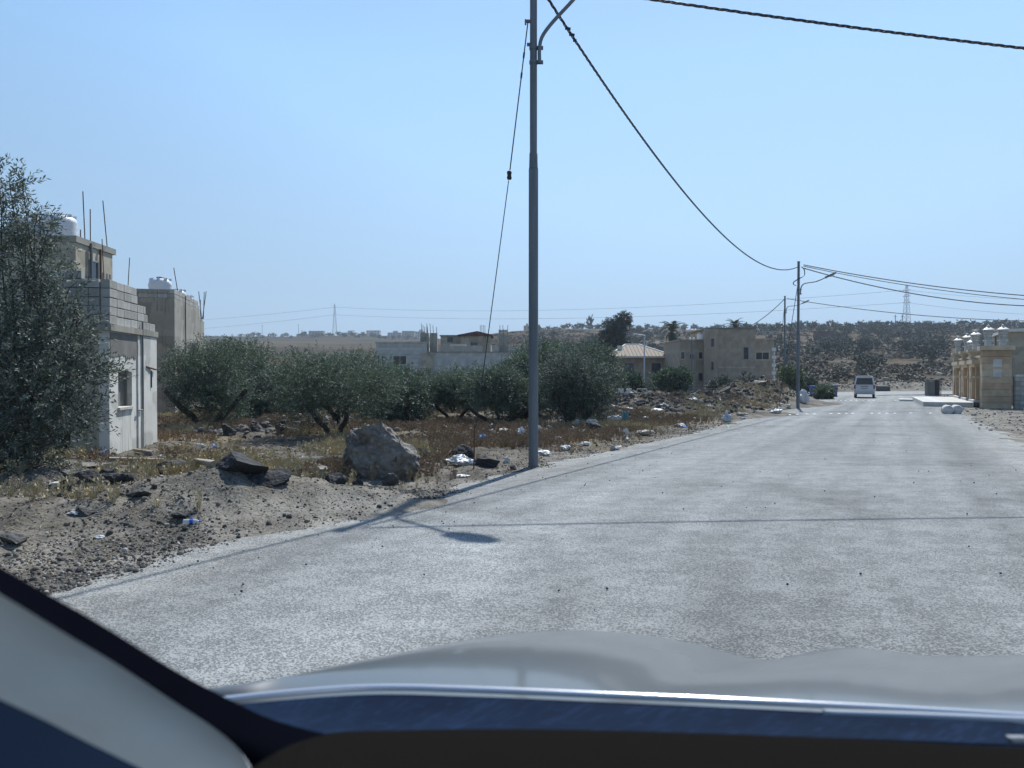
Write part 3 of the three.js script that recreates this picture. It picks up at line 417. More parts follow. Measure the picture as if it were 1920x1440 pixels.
  part(w, 'core', bx(0, 14, 0, 1.95, -0.15, -0.1), M.concreteDark); for (let i = 0; i < 7; i++) for (let x = 0, k = 0; x < 4.2; k++) { const l = k ? 0.56 : i % 2 ? 0.3 : 0.56; part(w, 'concrete_block', rb(l - 0.015, 0.265, 0.2, 0.01), M.block[Math.floor(rr(0, 3))], [x + l / 2, i * 0.28 + 0.14, 0.01]); x += l; }
  part(w, 'coping', bx(-0.05, 14, 1.96, 2.08, -0.2, 0.2), M.marble);
  const h = V(at(1893, 700, 50).x + 0.6, y0, -50), hs = thing('grey_rendered_house', 'plain beige rendered house with dark window behind the gateway', 'house', h, wallTurn(0.5, 1)); const hy = at(1900, 622, 50).y - y0; part(hs, 'wall', bx(-0.6, 9, 0, hy, -8, 0), M.plasterBeige); part(hs, 'roof_slab', bx(-0.8, 9.2, hy, hy + 0.2, -8.2, 0.25), M.frameWhite); win(hs, 1.2, 2.6, 1.5, 0.9, 0, { fr: M.frameWhite });
  const tr = solo('steel_post', rod(V(0, 0, 0), V(0, 5.2, 0), 0.06, 8), M.steel, 'thin dark steel post standing up behind the gateway urns', 'post', [at(1867, 700, 56).x, y0, -56]);
  // two stone drums
  for (const [px, k] of [[1776, 0], [1793, 1]]) { const g = new THREE.CylinderGeometry(0.235, 0.235, 0.75, 24, 1), r2 = 0.235; const q = G(px, 777), o = thing('column_drum', k ? 'pale column drum lying against the gateway platform' : 'pale column drum lying on the road side of its pair', 'drum', V(q.x, q.y + r2, q.z), -0.35); const c = lathe([[0, -0.38], [0.2, -0.38], [0.235, -0.345], [0.235, 0.345], [0.2, 0.38], [0, 0.38]], 24); c.rotateX(Math.PI / 2); part(o, 'drum', c, M.marble); const rg = new THREE.TorusGeometry(0.238, 0.012, 6, 24); part(o, 'hoop', rg, M.frame, [0, 0, 0.25]); part(o, 'hoop', rg, M.frame, [0, 0, -0.25]); }
}
console.log('buildings done');
// ------------------------------------------------------------------ poles, lamps and cables
const roadRight = V(0.891, 0, 0.454), roadAlong = V(0.454, 0, -0.891);
function lampPole(base, h, label, { lampDir = V(0.93, 0, 0.37), arm = 1.0, rise = 1.15, attach = 0.825, r = [0.1, 0.065], collar = 0.6, group } = {}) {
  const t = thing('street_lamp_pole', label, 'street lamp', base, 0, group);
  const hc = h * collar, gs = (rad, y0, y1) => { const g = new THREE.CylinderGeometry(rad * 0.985, rad, y1 - y0, 20, 1); g.translate(0, (y0 + y1) / 2, 0); return g; };
  part(t, 'lower_shaft', gs(r[0], -0.3, hc), M.steel); part(t, 'joint_collar', lathe([[0, hc], [r[0] * 0.98, hc], [r[0] * 0.9, hc + 0.04], [r[1] * 1.12, hc + 0.28], [r[1] * 1.1, hc + 0.3], [0, hc + 0.3]], 20), M.steel); part(t, 'upper_shaft', gs(r[1], hc + 0.3, h), M.steel); part(t, 'cap', gs(r[1] * 1.15, h, h + 0.06), M.steel);
  const ya = h * attach, d = lampDir.clone().normalize(), o = d.clone().multiplyScalar(r[1] + 0.05), P = (k, y) => o.clone().addScaledVector(d, k).setY(y);
  part(t, 'lamp_arm', tube([P(0, ya - 0.28), P(0, ya), P(0.04, ya + 0.18), P(0.18, ya + 0.36), P(arm * 0.6, ya + rise * 0.66), P(arm, ya + rise)], 0.034, 0.032, 10, 28), M.steel);
  for (const y of [ya - 0.24, ya + 0.02]) part(t, 'clamp', merge([gs(r[1] + 0.012, y - 0.03, y + 0.03), bx(-0.02, 0.02, y - 0.025, y + 0.025, -r[1] - 0.07, -r[1] + 0.01), bx(r[1] - 0.01, r[1] + 0.11, y - 0.03, y + 0.03, -0.02, 0.02)]), M.steel);
  const lh = part(t, 'lamp_head', (() => { const s = new THREE.Shape(); s.moveTo(-0.06, -0.06); s.quadraticCurveTo(0.2, -0.17, 0.36, -0.15); s.lineTo(0.56, -0.06); s.quadraticCurveTo(0.62, 0, 0.56, 0.06); s.lineTo(0.36, 0.15); s.quadraticCurveTo(0.2, 0.17, -0.06, 0.06); s.closePath(); const g = new THREE.ExtrudeGeometry(s, { depth: 0.07, bevelEnabled: true, bevelSize: 0.02, bevelThickness: 0.025, bevelSegments: 3 }); g.rotateX(-Math.PI / 2); return g; })(), M.steel, P(arm, ya + rise - 0.03));
  lh.rotation.order = 'YXZ'; lh.rotation.y = Math.atan2(-d.z, d.x); lh.rotation.z = 0.45; part(lh, 'lens', (() => { const g = new THREE.SphereGeometry(0.13, 16, 8, 0, 6.3, Math.PI / 2, Math.PI / 2); g.scale(1.2, 0.5, 0.85); return g; })(), M.frameWhite, [0.32, -0.02, 0]);
  return { t, top: base.clone().setY(base.y + h), ya: base.y + ya };
}
function strandCable(pts, label, { r = 0.012, off = 0.0175, pitch = 0.6, n = 3, name = 'twisted_cable', seg = 5 } = {}) { // conductors twisted into one bundle
  const c = new THREE.CatmullRomCurve3(pts), len = c.getLength(), N = Math.min(900, Math.round(len * 14)), gs = [];
  const ps = []; for (let i = 0; i <= N; i++) ps.push(c.getPointAt(i / N));
  const tang = pts[pts.length - 1].clone().sub(pts[0]).normalize(), s1 = V(0, 1, 0).cross(tang).normalize(), s2 = tang.clone().cross(s1);
  for (let k = 0; k < n; k++) { const q = ps.map((p, i) => { const a = i / N * len / pitch * 2 * Math.PI + k * 2 * Math.PI / n; return p.clone().addScaledVector(s1, Math.cos(a) * off).addScaledVector(s2, Math.sin(a) * off); }); const cv = new THREE.CatmullRomCurve3(q, false, 'centripetal'); cv.arcLengthDivisions = N; gs.push(new THREE.TubeGeometry({ getPointAt: t => { const f = t * N, i = Math.min(N - 1, Math.floor(f)); return q[i].clone().lerp(q[i + 1], f - i); }, getPoint(t) { return this.getPointAt(t); }, getTangentAt: t => { const i = Math.min(N - 1, Math.floor(t * N)); return q[i + 1].clone().sub(q[i]).normalize(); }, getTangent(t) { return this.getTangentAt(t); }, computeFrenetFrames: THREE.Curve.prototype.computeFrenetFrames }, N, r, seg, false)); }
  return solo(name, merge(gs), M.cable, label, 'cable');
}
const sagged = (a, b, s, n = 24) => Array.from({ length: n + 1 }, (_, i) => { const t = i / n, p = a.clone().lerp(b, t); p.y -= 4 * s * t * (1 - t); return p; });
const plain = (name, a, b, s, r, label, m = M.cable) => solo(name, tube(sagged(a, b, s, 20), r, r, 5, 40), m, label, 'cable');
const base1 = G(1000, 875), base2 = G(1496, 764), base3 = onGround(1471, 74);
const top = (p, px, py) => at(px, py, -p.z).y - p.y;
const P1 = lampPole(base1, 9.0, 'tall grey steel street lamp pole with guy wire at the road edge beside the boulder', { attach: (at(1008, 92, -base1.z).y - base1.y) / 9.0, collar: (at(1000, 318, -base1.z).y - base1.y) / 9.0, r: [0.088, 0.066], lampDir: V(0.8, 0, 0.3), arm: 1.05, rise: 1.15 });
const h2 = top(base2, 1499, 492);
const P2 = lampPole(base2, h2, 'grey steel street lamp pole beside the white sack at the road edge', { attach: 0.81, arm: 1.5, rise: 0.75, lampDir: V(0.98, 0, 0.15), r: [0.1, 0.075], collar: 0.5 });
const h3 = top(base3, 1472, 556);
const P3 = lampPole(base3, h3, 'farther street lamp pole standing behind the dirt heap by the tan house', { attach: 0.86, arm: 1.6, rise: 0.7, lampDir: V(1, 0, 0.1), r: [0.1, 0.08], collar: 0.5 });
// fittings on the first pole's cable
const c1 = base1.clone().setY(base1.y + 8.75).add(V(0.12, 0, 0)), c2 = base2.clone().setY(base2.y + h2 - 0.25);
{
  const pts = sagged(c1, c2, 1.85, 30); strandCable(pts, 'thick twisted black cable sagging between the two street lamp poles');
  const cl = thing('cable_clamp', 'bunch of black cable clamps on the sagging cable by the tall pole', 'clamp', pts[0].clone().lerp(pts[1], 0.0)); reseed(4); const cc = new THREE.CatmullRomCurve3(pts);
  for (let i = 0; i < 5; i++) part(cl, 'clip', rb(0.07, 0.05, 0.05, 0.01), M.rubber, cc.getPointAt(0.034 + i * 0.0028).sub(cl.position).add(V(0, (i % 2) * 0.05 - 0.02, 0.02)));
}
{ // across the road, and back along it behind us
  const e = []; for (let i = 0; i <= 24; i++) { const t = i * 1.1; e.push(V(c1.x + t, c1.y + 0.07 - 0.16 * t + 0.0022 * t * t, c1.z + 0.012 * t)); }
  strandCable(e, 'twisted black cable crossing high over the road from the tall pole');
  strandCable(sagged(c1.clone().add(V(-0.2, 0, 0)), c1.clone().addScaledVector(roadAlong, -36).add(V(0, 0.2, 0)), 1.2, 30), 'twisted black cable running back along the road from the tall pole');
}
{ // guy wire with its egg insulator
  const a = base1.clone().add(V(-0.1, top(base1, 985, 40), 0)), b = G(888, 880), t = thing('guy_wire', 'thin steel guy wire with black strain insulator staying the tall pole', 'guy wire', b);
  const A = a.clone().sub(b), k = (335 - 40) / (880 - 40), m0 = A.clone().multiplyScalar(1 - k + 0.012), m1 = A.clone().multiplyScalar(1 - k - 0.012);
  part(P1.t, 'guy_bracket', merge([bx(-0.15, -0.05, -0.025, 0.025, -0.02, 0.02), bx(-0.16, -0.13, -0.06, 0.03, -0.025, 0.025)]), M.steel, [0, A.y + b.y - base1.y, 0]); part(P1.t, 'guy_bracket', bx(-0.12, -0.05, -0.025, 0.025, -0.02, 0.02), M.steel, [0, A.y + b.y - base1.y - 0.42, 0]);
  part(t, 'upper_wire', rod(m0, A, 0.012), M.cable); part(t, 'lower_wire', rod(V(0, 0.4, 0).add(A.clone().multiplyScalar(0.04)), m1, 0.009), M.cable); part(t, 'insulator', (() => { const g = lathe([[0, -0.075], [0.035, -0.075], [0.045, -0.05], [0.035, 0], [0.045, 0.05], [0.035, 0.075], [0, 0.075]], 12); return g; })(), M.rubber, A.clone().multiplyScalar(1 - k)); part(t, 'anchor_rod', rod(V(0, -0.2, 0), V(0.02, 0.8, 0), 0.014), M.rust);
  for (const f of [0.2, 0.31]) { const q = A.clone().multiplyScalar(1 - f * 0.42); part(t, 'wire_grip', rod(q, q.clone().addScaledVector(A, 0.012), 0.02), M.cable); }
}
{ // lines beyond
  const q2 = base2.clone().setY(base2.y + h2 - 0.15), q3 = base3.clone().setY(base3.y + h3 - 0.2), E = (px, py, d) => at(px, py, d);
  plain('overhead_cable', q2.clone().add(V(0.3, 0, 0)), E(2300, 562, 46), 0.75, 0.03, 'upper black cable leaving the sack-side pole across the gateway');
  plain('overhead_cable', q2.clone().add(V(0.3, -0.08, 0)), E(2300, 572, 46), 0.78, 0.022, 'second thin black cable slung just under the upper cable from the sack-side pole');
  plain('overhead_cable', q2.clone().add(V(0.3, -0.2, 0)), E(2380, 520, 52), 2.15, 0.032, 'lowest deep sagging black cable leaving the sack-side pole');
  plain('overhead_cable', q3.clone().add(V(0.2, 0, 0)), E(2500, 560, 74), 2.2, 0.035, 'long black cable leaving the farther pole behind the dirt heap');
  plain('overhead_cable', q3, V(at(1405, 612, 82).x, at(1405, 612, 82).y, -82), 0.25, 0.035, 'black service cable dropping from the farther pole to the tan house');
  plain('guy_wire', q2.clone().add(V(0, -0.9, 0)), G(1460, 760), 0, 0.02, 'thin guy wire staying the pole beside the white sack'); plain('guy_wire', q3.clone().add(V(0, -0.3, 0)), onGround(1455, 74), 0, 0.025, 'thin guy wire staying the farther pole behind the dirt heap');
  const loop = []; for (let i = 0; i < 12; i++) loop.push(q2.clone().add(V(0.1 + 0.35 * Math.sin(i * 0.5), -0.15 - i * 0.1, 0.2 * Math.cos(i)))); solo('cable_loop', tube(loop, 0.03, 0.03, 5, 40), M.cable, 'slack loop of spare cable hanging from the pole beside the white sack', 'cable');
  const b4 = onGround(1208, 70), t4 = thing('garden_lamp_post', 'slim pale lamp post standing in front of the hip roofed house', 'lamp post', b4), h4 = at(1208, 632, 70).y - b4.y; part(t4, 'post', rod(V(0, -0.3, 0), V(0, h4, 0), 0.06, 8), M.steelPale); part(t4, 'lamp_arm', tube([V(0, h4 - 0.1, 0), V(0.1, h4 + 0.1, 0), V(-0.7, h4 + 0.25, 0)], 0.04, 0.04, 6), M.steelPale); part(t4, 'lamp_head', rb(0.35, 0.1, 0.2, 0.03), M.steelPale, [-0.85, h4 + 0.27, 0]);
  const b5 = onGround(1297, 76), t5 = thing('twin_lamp_post', 'lamp post with two white globes beside the tan house', 'lamp post', b5), h5 = at(1297, 638, 76).y - b5.y; part(t5, 'post', rod(V(0, -0.3, 0), V(0, h5, 0), 0.08, 8), M.steel); for (const s of [-1, 1]) part(t5, 'globe', new THREE.SphereGeometry(0.14, 12, 8), M.frameWhite, [s * 0.18, h5 + 0.12, 0]);
}
// ------------------------------------------------------------------ pylons and the far town
function pylon(px, pyTop, d, label) {
  const b = onGround(px, d), h = at(px, pyTop, d).y - b.y, t = thing('transmission_pylon', label, 'pylon', b, 0.3, 'pylons'), w = y => lerp(h * 0.075, h * 0.012, Math.pow(y / h, 0.8)), gs = [], br = [];
  for (const [sx, sz] of [[-1, -1], [1, -1], [1, 1], [-1, 1]]) part(t, 'leg', tube([0, 0.25, 0.5, 0.75, 1].map(k => V(sx * w(h * k), h * k, sz * w(h * k))), h * 0.005, h * 0.005, 4, 8), M.steelPale);
  const n = 12; for (let i = 0; i < n; i++) { const y0 = h * i / n, y1 = h * (i + 1) / n, a = w(y0), c = w(y1); for (const f of [[-1, -1, 1, -1], [1, -1, 1, 1], [1, 1, -1, 1], [-1, 1, -1, -1]]) { br.push(rod(V(f[0] * a, y0, f[1] * a), V(f[2] * c, y1, f[3] * c), h * 0.0028, 4), rod(V(f[2] * a, y0, f[3] * a), V(f[0] * c, y1, f[1] * c), h * 0.0028, 4)); } }
  part(t, 'bracing', merge(br), M.steelPale); for (const y of [0.66, 0.78, 0.9]) part(t, 'cross_arm', merge([rod(V(0, h * y, -h * 0.1), V(0, h * y, h * 0.1), h * 0.005, 4), rod(V(0, h * y + h * 0.04, 0), V(0, h * y, h * 0.1), h * 0.004, 4), rod(V(0, h * y + h * 0.04, 0), V(0, h * y, -h * 0.1), h * 0.004, 4)]), M.steelPale);
  return { b, h };
}
const py1 = pylon(628, 570, 880, 'slim lattice pylon on the open plain beside the pale town'), py2 = pylon(1699, 534, 560, 'taller lattice pylon on the olive covered hill');
{ const w1 = (p, k) => p.b.clone().setY(p.b.y + p.h * k); let i = 0; const tx = ['highest', 'middle', 'lowest'];
  for (const k of [0.9, 0.66]) { plain('transmission_line', w1(py1, k), w1(py2, k), k > 0.8 ? 9 : 8, 0.11, (k > 0.8 ? 'upper' : 'lower') + ' faint transmission line strung between the two pylons', M.steel); plain('transmission_line', w1(py1, k), at(-100, 600 + (k < 0.8 ? 25 : 5), 1200), 12, 0.13, (k > 0.8 ? 'upper' : 'lower') + ' faint transmission line leaving the slim pylon over the plain', M.steel); plain('transmission_line', w1(py2, k), at(2300, k > 0.8 ? 545 : 580, 640), 8, 0.09, (k > 0.8 ? 'upper' : 'lower') + ' faint transmission line leaving the hill pylon beyond the gateway', M.steel); } }
{ // town along the skyline: [px0, px1, top, distance, storeys, kind]
  const town = [[556, 578, 627, 900, 1, 'long low shed beside a lone block at the edge of the plain'], [579, 606, 621, 900, 3, 'lone pale apartment block left of the plain pylon'], [641, 668, 624, 920, 2, 'broad pale house first in the town row after the pylon'], [656, 664, 620, 935, 3, 'small stair tower block rising behind the first town house'], [670, 688, 626, 930, 2, 'low pale house second in the town row'], [687, 712, 620, 940, 3, 'pale three storey block with roof room in the town row'], [727, 752, 624, 900, 2, 'wide pale house before the gap in the town row'], [754, 777, 621, 910, 3, 'pale block with stepped roof in the town row'], [778, 797, 622, 890, 2, 'pale house just left of the bare columns'], [935, 952, 619, 640, 2, 'grey concrete frame building behind the beige villa'], [982, 993, 611, 760, 4, 'white tower block peeping out beside the tall pole'], [1007, 1012, 609, 760, 4, 'narrow white tower on the other side of the tall pole'], [1433, 1452, 615, 470, 2, 'grey house on the hill crest behind the tan house'], [1432, 1460, 622, 330, 2, 'cream house with three dark windows on the slope by the far pole'], [1470, 1494, 614, 480, 2, 'pale house on the crest between the two lamp poles'], [1500, 1524, 615, 470, 2, 'pale house on the crest just past the sack-side pole'], [1570, 1582, 617, 480, 1, 'low white house at the start of the hill crest group'], [1583, 1618, 613, 470, 2, 'wide pale house in the hill crest group'], [1726, 1752, 609, 430, 1, 'flat white house sunk in the trees on the hill top'], [1532, 1563, 622, 300, 2, 'dark brown block building half way up the hill']];
  town.forEach(([a, b, tp, d, st, lab], i) => {
    const p = onGround((a + b) / 2, d), w = (b - a) / F * d, h = at(a, tp, d).y - p.y, t = thing('distant_building', lab, 'building', [p.x, p.y - 1.5, p.z], 0, 'buildings on the skyline'), m = i === 19 ? M.roofDark : i === 9 ? M.concrete : [M.stoneWhite, M.plasterBeige, M.plasterWhite][i % 3], H2 = h + 1.5;
    part(t, 'wall', bx(-w / 2, w / 2, 0, H2, -w * 0.6, 0, 0.1), m); part(t, 'roof_slab', bx(-w / 2 - 0.2, w / 2 + 0.2, H2, H2 + 0.3, -w * 0.6, 0.25), m); if (i % 2 === 0 && i !== 19) part(t, 'roof_room', bx(-w * 0.1, w * 0.25, H2 + 0.3, H2 + 2.4, -w * 0.4, -0.6), m);
    const nx = Math.max(1, Math.round(w / 3.2)), sy = h / st; if (i !== 19) for (let s = 0; s < st; s++) for (let x = 0; x < nx; x++) part(t, 'window', bx(-w / 2 + (x + 0.5) * w / nx - 0.5, -w / 2 + (x + 0.5) * w / nx + 0.5, 1.5 + s * sy + sy * 0.35, 1.5 + s * sy + sy * 0.8, -0.05, 0.06), M.pane);
  });
  for (const [px, h] of [[492, 14], [560, 14], [1678, 8], [1691, 8]]) { const d = px < 1000 ? 850 : 450, p = onGround(px, d); solo('distant_pole', merge([rod(p.clone().setY(p.y - 1), p.clone().setY(p.y + h), 0.22, 5), rod(V(p.x - 1, p.y + h - 1, p.z), V(p.x + 1, p.y + h - 1, p.z), 0.12, 5)]), M.steel, px < 1000 ? 'tiny utility pole on the far plain left of the slim pylon' : 'tiny utility pole on the crest left of the hill pylon', 'pole', undefined, 0, 'far utility poles'); }
}
// ------------------------------------------------------------------ van and things by the junction
{
  const p = onGround(1621, 66.5), t = thing('minivan', 'white minivan driving away towards the junction', 'van', [p.x, baseH(p.x, 66.5) + 0.03, p.z], -0.44), paint = phys([0.5, 0.52, 0.54], { roughness: 0.35, clearcoat: 0.6, clearcoatRoughness: 0.15 });
  const s = new THREE.Shape(); s.moveTo(-0.8, 0.32); s.lineTo(0.8, 0.32); s.quadraticCurveTo(0.87, 0.5, 0.86, 0.95); s.lineTo(0.84, 1.12); s.lineTo(0.7, 1.78); s.quadraticCurveTo(0.64, 1.92, 0.5, 1.93); s.lineTo(-0.5, 1.93); s.quadraticCurveTo(-0.64, 1.92, -0.7, 1.78); s.lineTo(-0.84, 1.12); s.lineTo(-0.86, 0.95); s.quadraticCurveTo(-0.87, 0.5, -0.8, 0.32);
  const g = new THREE.ExtrudeGeometry(s, { depth: 4.0, bevelEnabled: true, bevelThickness: 0.12, bevelSize: 0.06, bevelSegments: 4, bevelOffset: -0.06, curveSegments: 10 }); g.translate(0, 0, -4.12); part(t, 'body', g, paint);
  const ws = new THREE.Shape([[-0.66, 1.2], [0.66, 1.2], [0.57, 1.72], [-0.57, 1.72]].map(a => new THREE.Vector2(...a))); const wg = new THREE.ExtrudeGeometry(ws, { depth: 0.02, bevelEnabled: true, bevelSize: 0.03, bevelThickness: 0.01, bevelSegments: 2 }); part(t, 'rear_window', wg, M.pane, [0, 0, 0.0]);
  part(t, 'tailgate_seam', merge([bx(-0.7, 0.7, 1.08, 1.1, 0.0, 0.008), bx(-0.72, -0.7, 0.6, 1.08, 0, 0.008), bx(0.7, 0.72, 0.6, 1.08, 0, 0.008)]), M.frame); part(t, 'bumper', rb(1.62, 0.24, 0.16, 0.05), mat([0.4, 0.41, 0.43], { roughness: 0.5 }), [0, 0.46, 0.0]);
  for (const x of [-0.77, 0.77]) { part(t, 'tail_lamp', rb(0.13, 0.34, 0.06, 0.02), mat([0.22, 0.02, 0.02], { roughness: 0.25 }), [x, 0.98, 0.0]); const w = part(t, 'wheel', (() => { const q = lathe([[0, -0.09], [0.2, -0.09], [0.28, -0.1], [0.31, -0.06], [0.31, 0.06], [0.28, 0.1], [0.2, 0.09], [0, 0.09]], 24); q.rotateZ(Math.PI / 2); return q; })(), M.rubber, [x * 0.95, 0.3, -0.75]); const w2 = w.clone(); w2.position.z = -3.3; t.add(w2); part(t, 'side_window', bx(x < 0 ? -0.815 : 0.79, x < 0 ? -0.79 : 0.815, 1.2, 1.6, -2.4, -0.4), M.pane); part(t, 'mirror', rb(0.14, 0.2, 0.08, 0.03), M.rubber, [x * 1.2, 1.25, -3.3]); }
  part(t, 'number_plate', bx(-0.26, 0.26, 0.78, 0.9, 0.0, 0.015), M.frame); part(t, 'handle_strip', bx(-0.3, 0.3, 0.99, 1.03, 0, 0.02), M.rubber); part(t, 'roof_edge', rb(1.1, 0.04, 0.2, 0.015), paint, [0, 1.92, -0.05]);
  // blue bins
  for (const [px, w, lab] of [[1529, 1.0, 'blue steel rubbish bin, lower of two beside the cross road'], [1549, 1.15, 'taller blue steel rubbish bin beside the green bush']]) { const q = onGround(px, 72), b = thing('rubbish_bin', lab, 'bin', q); const sh = new THREE.Shape([[-w / 2, 0], [w / 2, 0], [w / 2 + 0.1, 0.85 * w], [-w / 2 - 0.1, 0.85 * w]].map(a => new THREE.Vector2(...a))), bg = new THREE.ExtrudeGeometry(sh, { depth: 1, bevelEnabled: true, bevelSize: 0.03, bevelThickness: 0.03 }); part(b, 'body', bg, M.blue); part(b, 'lid', rb(w + 0.3, 0.08, 1.15, 0.03), M.blue, [0, 0.92 * w, 0.5]); for (const x of [-0.4, 0.4]) part(b, 'foot', bx(x - 0.06, x + 0.06, -0.3, 0, 0.85, 0.95), M.rubber); }
  const q = onGround(1656, 87), lb = thing('barrier_block', 'low dark concrete barrier block across the junction', 'barrier', q, 0.05); part(lb, 'body', rb(1.5, 0.6, 0.5, 0.06), mat([0.1, 0.09, 0.09]), [0, 0.3, 0]); part(lb, 'stripe', bx(-0.74, 0.74, 0.5, 0.56, 0.25, 0.262), M.frame);
  const k = onGround(1749, 74), ck = thing('metal_cabinet', 'rusty upright metal cabinet with a dark drum on the rubble by the cross road', 'cabinet', k); part(ck, 'box', bx(-0.5, 0.2, -0.2, 1.35, -0.5, 0), M.concreteDark); part(ck, 'drum', new THREE.CylinderGeometry(0.22, 0.22, 1.7, 16), M.dark, [0.5, 0.7, -0.1]); part(ck, 'top_rail', bx(-0.6, 0.7, 1.56, 1.62, -0.5, 0.02), M.frame); part(ck, 'post', rod(V(0.8, -0.2, 0), V(0.8, 1.7, 0), 0.03), M.rust);
  const sg = onGround(1787, 72), st = thing('leaning_signboard', 'pale tilted board on a thin post near the gateway', 'sign', sg, -0.3); part(st, 'post', rod(V(0, -0.3, 0), V(0, 1.6, 0), 0.035), M.rust); const bd = part(st, 'board', rb(0.9, 0.35, 0.03, 0.01), M.frame, [0.25, 1.75, 0]); bd.rotation.z = 0.5;
}
{ // two rows of pale road studs
  const g = lathe([[0.075, 0], [0.07, 0.012], [0.045, 0.024], [0, 0.028]], 12), m = mat([0.75, 0.75, 0.72], { roughness: 0.3 });
  [[753, [1567, 1577, 1585, 1596, 1606, 1618, 1629, 1638, 1679, 1695]], [778, [1481, 1495, 1513, 1527, 1558, 1573, 1587, 1599, 1635, 1649, 1663, 1678, 1708, 1745]]].forEach(([py, l], r) => l.forEach(px => { const p = G(px, py); const x = p.x, d = -p.z, s = roadS(x, d), inR = s > 0 && s < ROADW; solo('road_stud', g, m, r ? 'small round pale road stud in the row on this side of the drums' : 'small round pale road stud in the row just behind the van', 'road stud', [x, inR ? baseH(x, d) + 0.03 : p.y, p.z], 0, r ? 'near stud row' : 'far stud row'); }));
}
console.log('street done');
// ------------------------------------------------------------------ vegetation
function oliveTree(name, label, base, o) {
  const { h: h0 = 3, w = 1.6, n = 1200, s = 1, trunks = 2, skirt = 0.25, len = 0.06, wid = 0.014, group, turn = 0, lean = 0, cl = 11, dark, pale, paleShare } = o, h = h0 * 0.82; reseed(s);
  const t = thing(name, label, 'tree', base, turn, group), fork = h * rr(0.16, 0.24), clumps = [], limbs = [];
  for (let i = 0; i < cl; i++) { const a = i * 2.399 + rr(-0.4, 0.4), u = i / cl, ring = Math.sqrt(rr(0.15, 1)), y = lerp(skirt * h, h * 0.8, Math.pow(u, 0.9)) + rr(-0.05, 0.05) * h, prof = Math.sqrt(Math.max(0.12, 1 - Math.pow((y / h - 0.45) / 0.58, 2))), r = w * (0.4 + 0.12 * rr(-1, 1)); clumps.push([Math.cos(a) * w * 0.72 * ring * prof + lean * (y / h), y, Math.sin(a) * w * 0.72 * ring * prof, r, r * rr(0.7, 0.95), r]); limbs.push(i); }
  clumps.push([lean, h * 0.8, 0, w * 0.42, h * 0.2, w * 0.42]);
  for (let k = 0; k < trunks; k++) { const a = k * 2.1 + rr(0, 1), dx = Math.cos(a) * 0.16 * trunks, dz = Math.sin(a) * 0.16 * trunks; part(t, 'trunk', tube([V(dx * 0.6, -0.15, dz * 0.6), V(dx * 0.9 + rr(-0.05, 0.05), fork * 0.5, dz * 0.9), V(dx * 1.6, fork, dz * 1.6), V(dx * 2.6 + rr(-0.1, 0.1), fork * 1.9, dz * 2.6)], h * 0.04, h * 0.025, 8), M.barkOlive); }
  const bs = [];
  for (const c of clumps) { const a = rr(0, 6.28), st = V(Math.cos(a) * 0.12, fork * rr(0.8, 1.6), Math.sin(a) * 0.12), en = V(c[0], c[1], c[2]); bs.push(tube([st, st.clone().lerp(en, 0.4).add(V(rr(-0.1, 0.1), rr(-0.05, 0.2), rr(-0.1, 0.1))), en, en.clone().lerp(V(c[0] * 1.3, c[1] + c[4] * 0.7, c[2] * 1.3), 0.8)], h * 0.013, 0.004, 5)); }
  part(t, 'limbs', merge(bs), M.barkOlive); part(t, 'crown', leaves(clumps, Math.round(n * 1.75), { len, wid, s: s + 50, sprig: len * 4.5, dark, pale, paleShare }), M.leaf); return t;
}
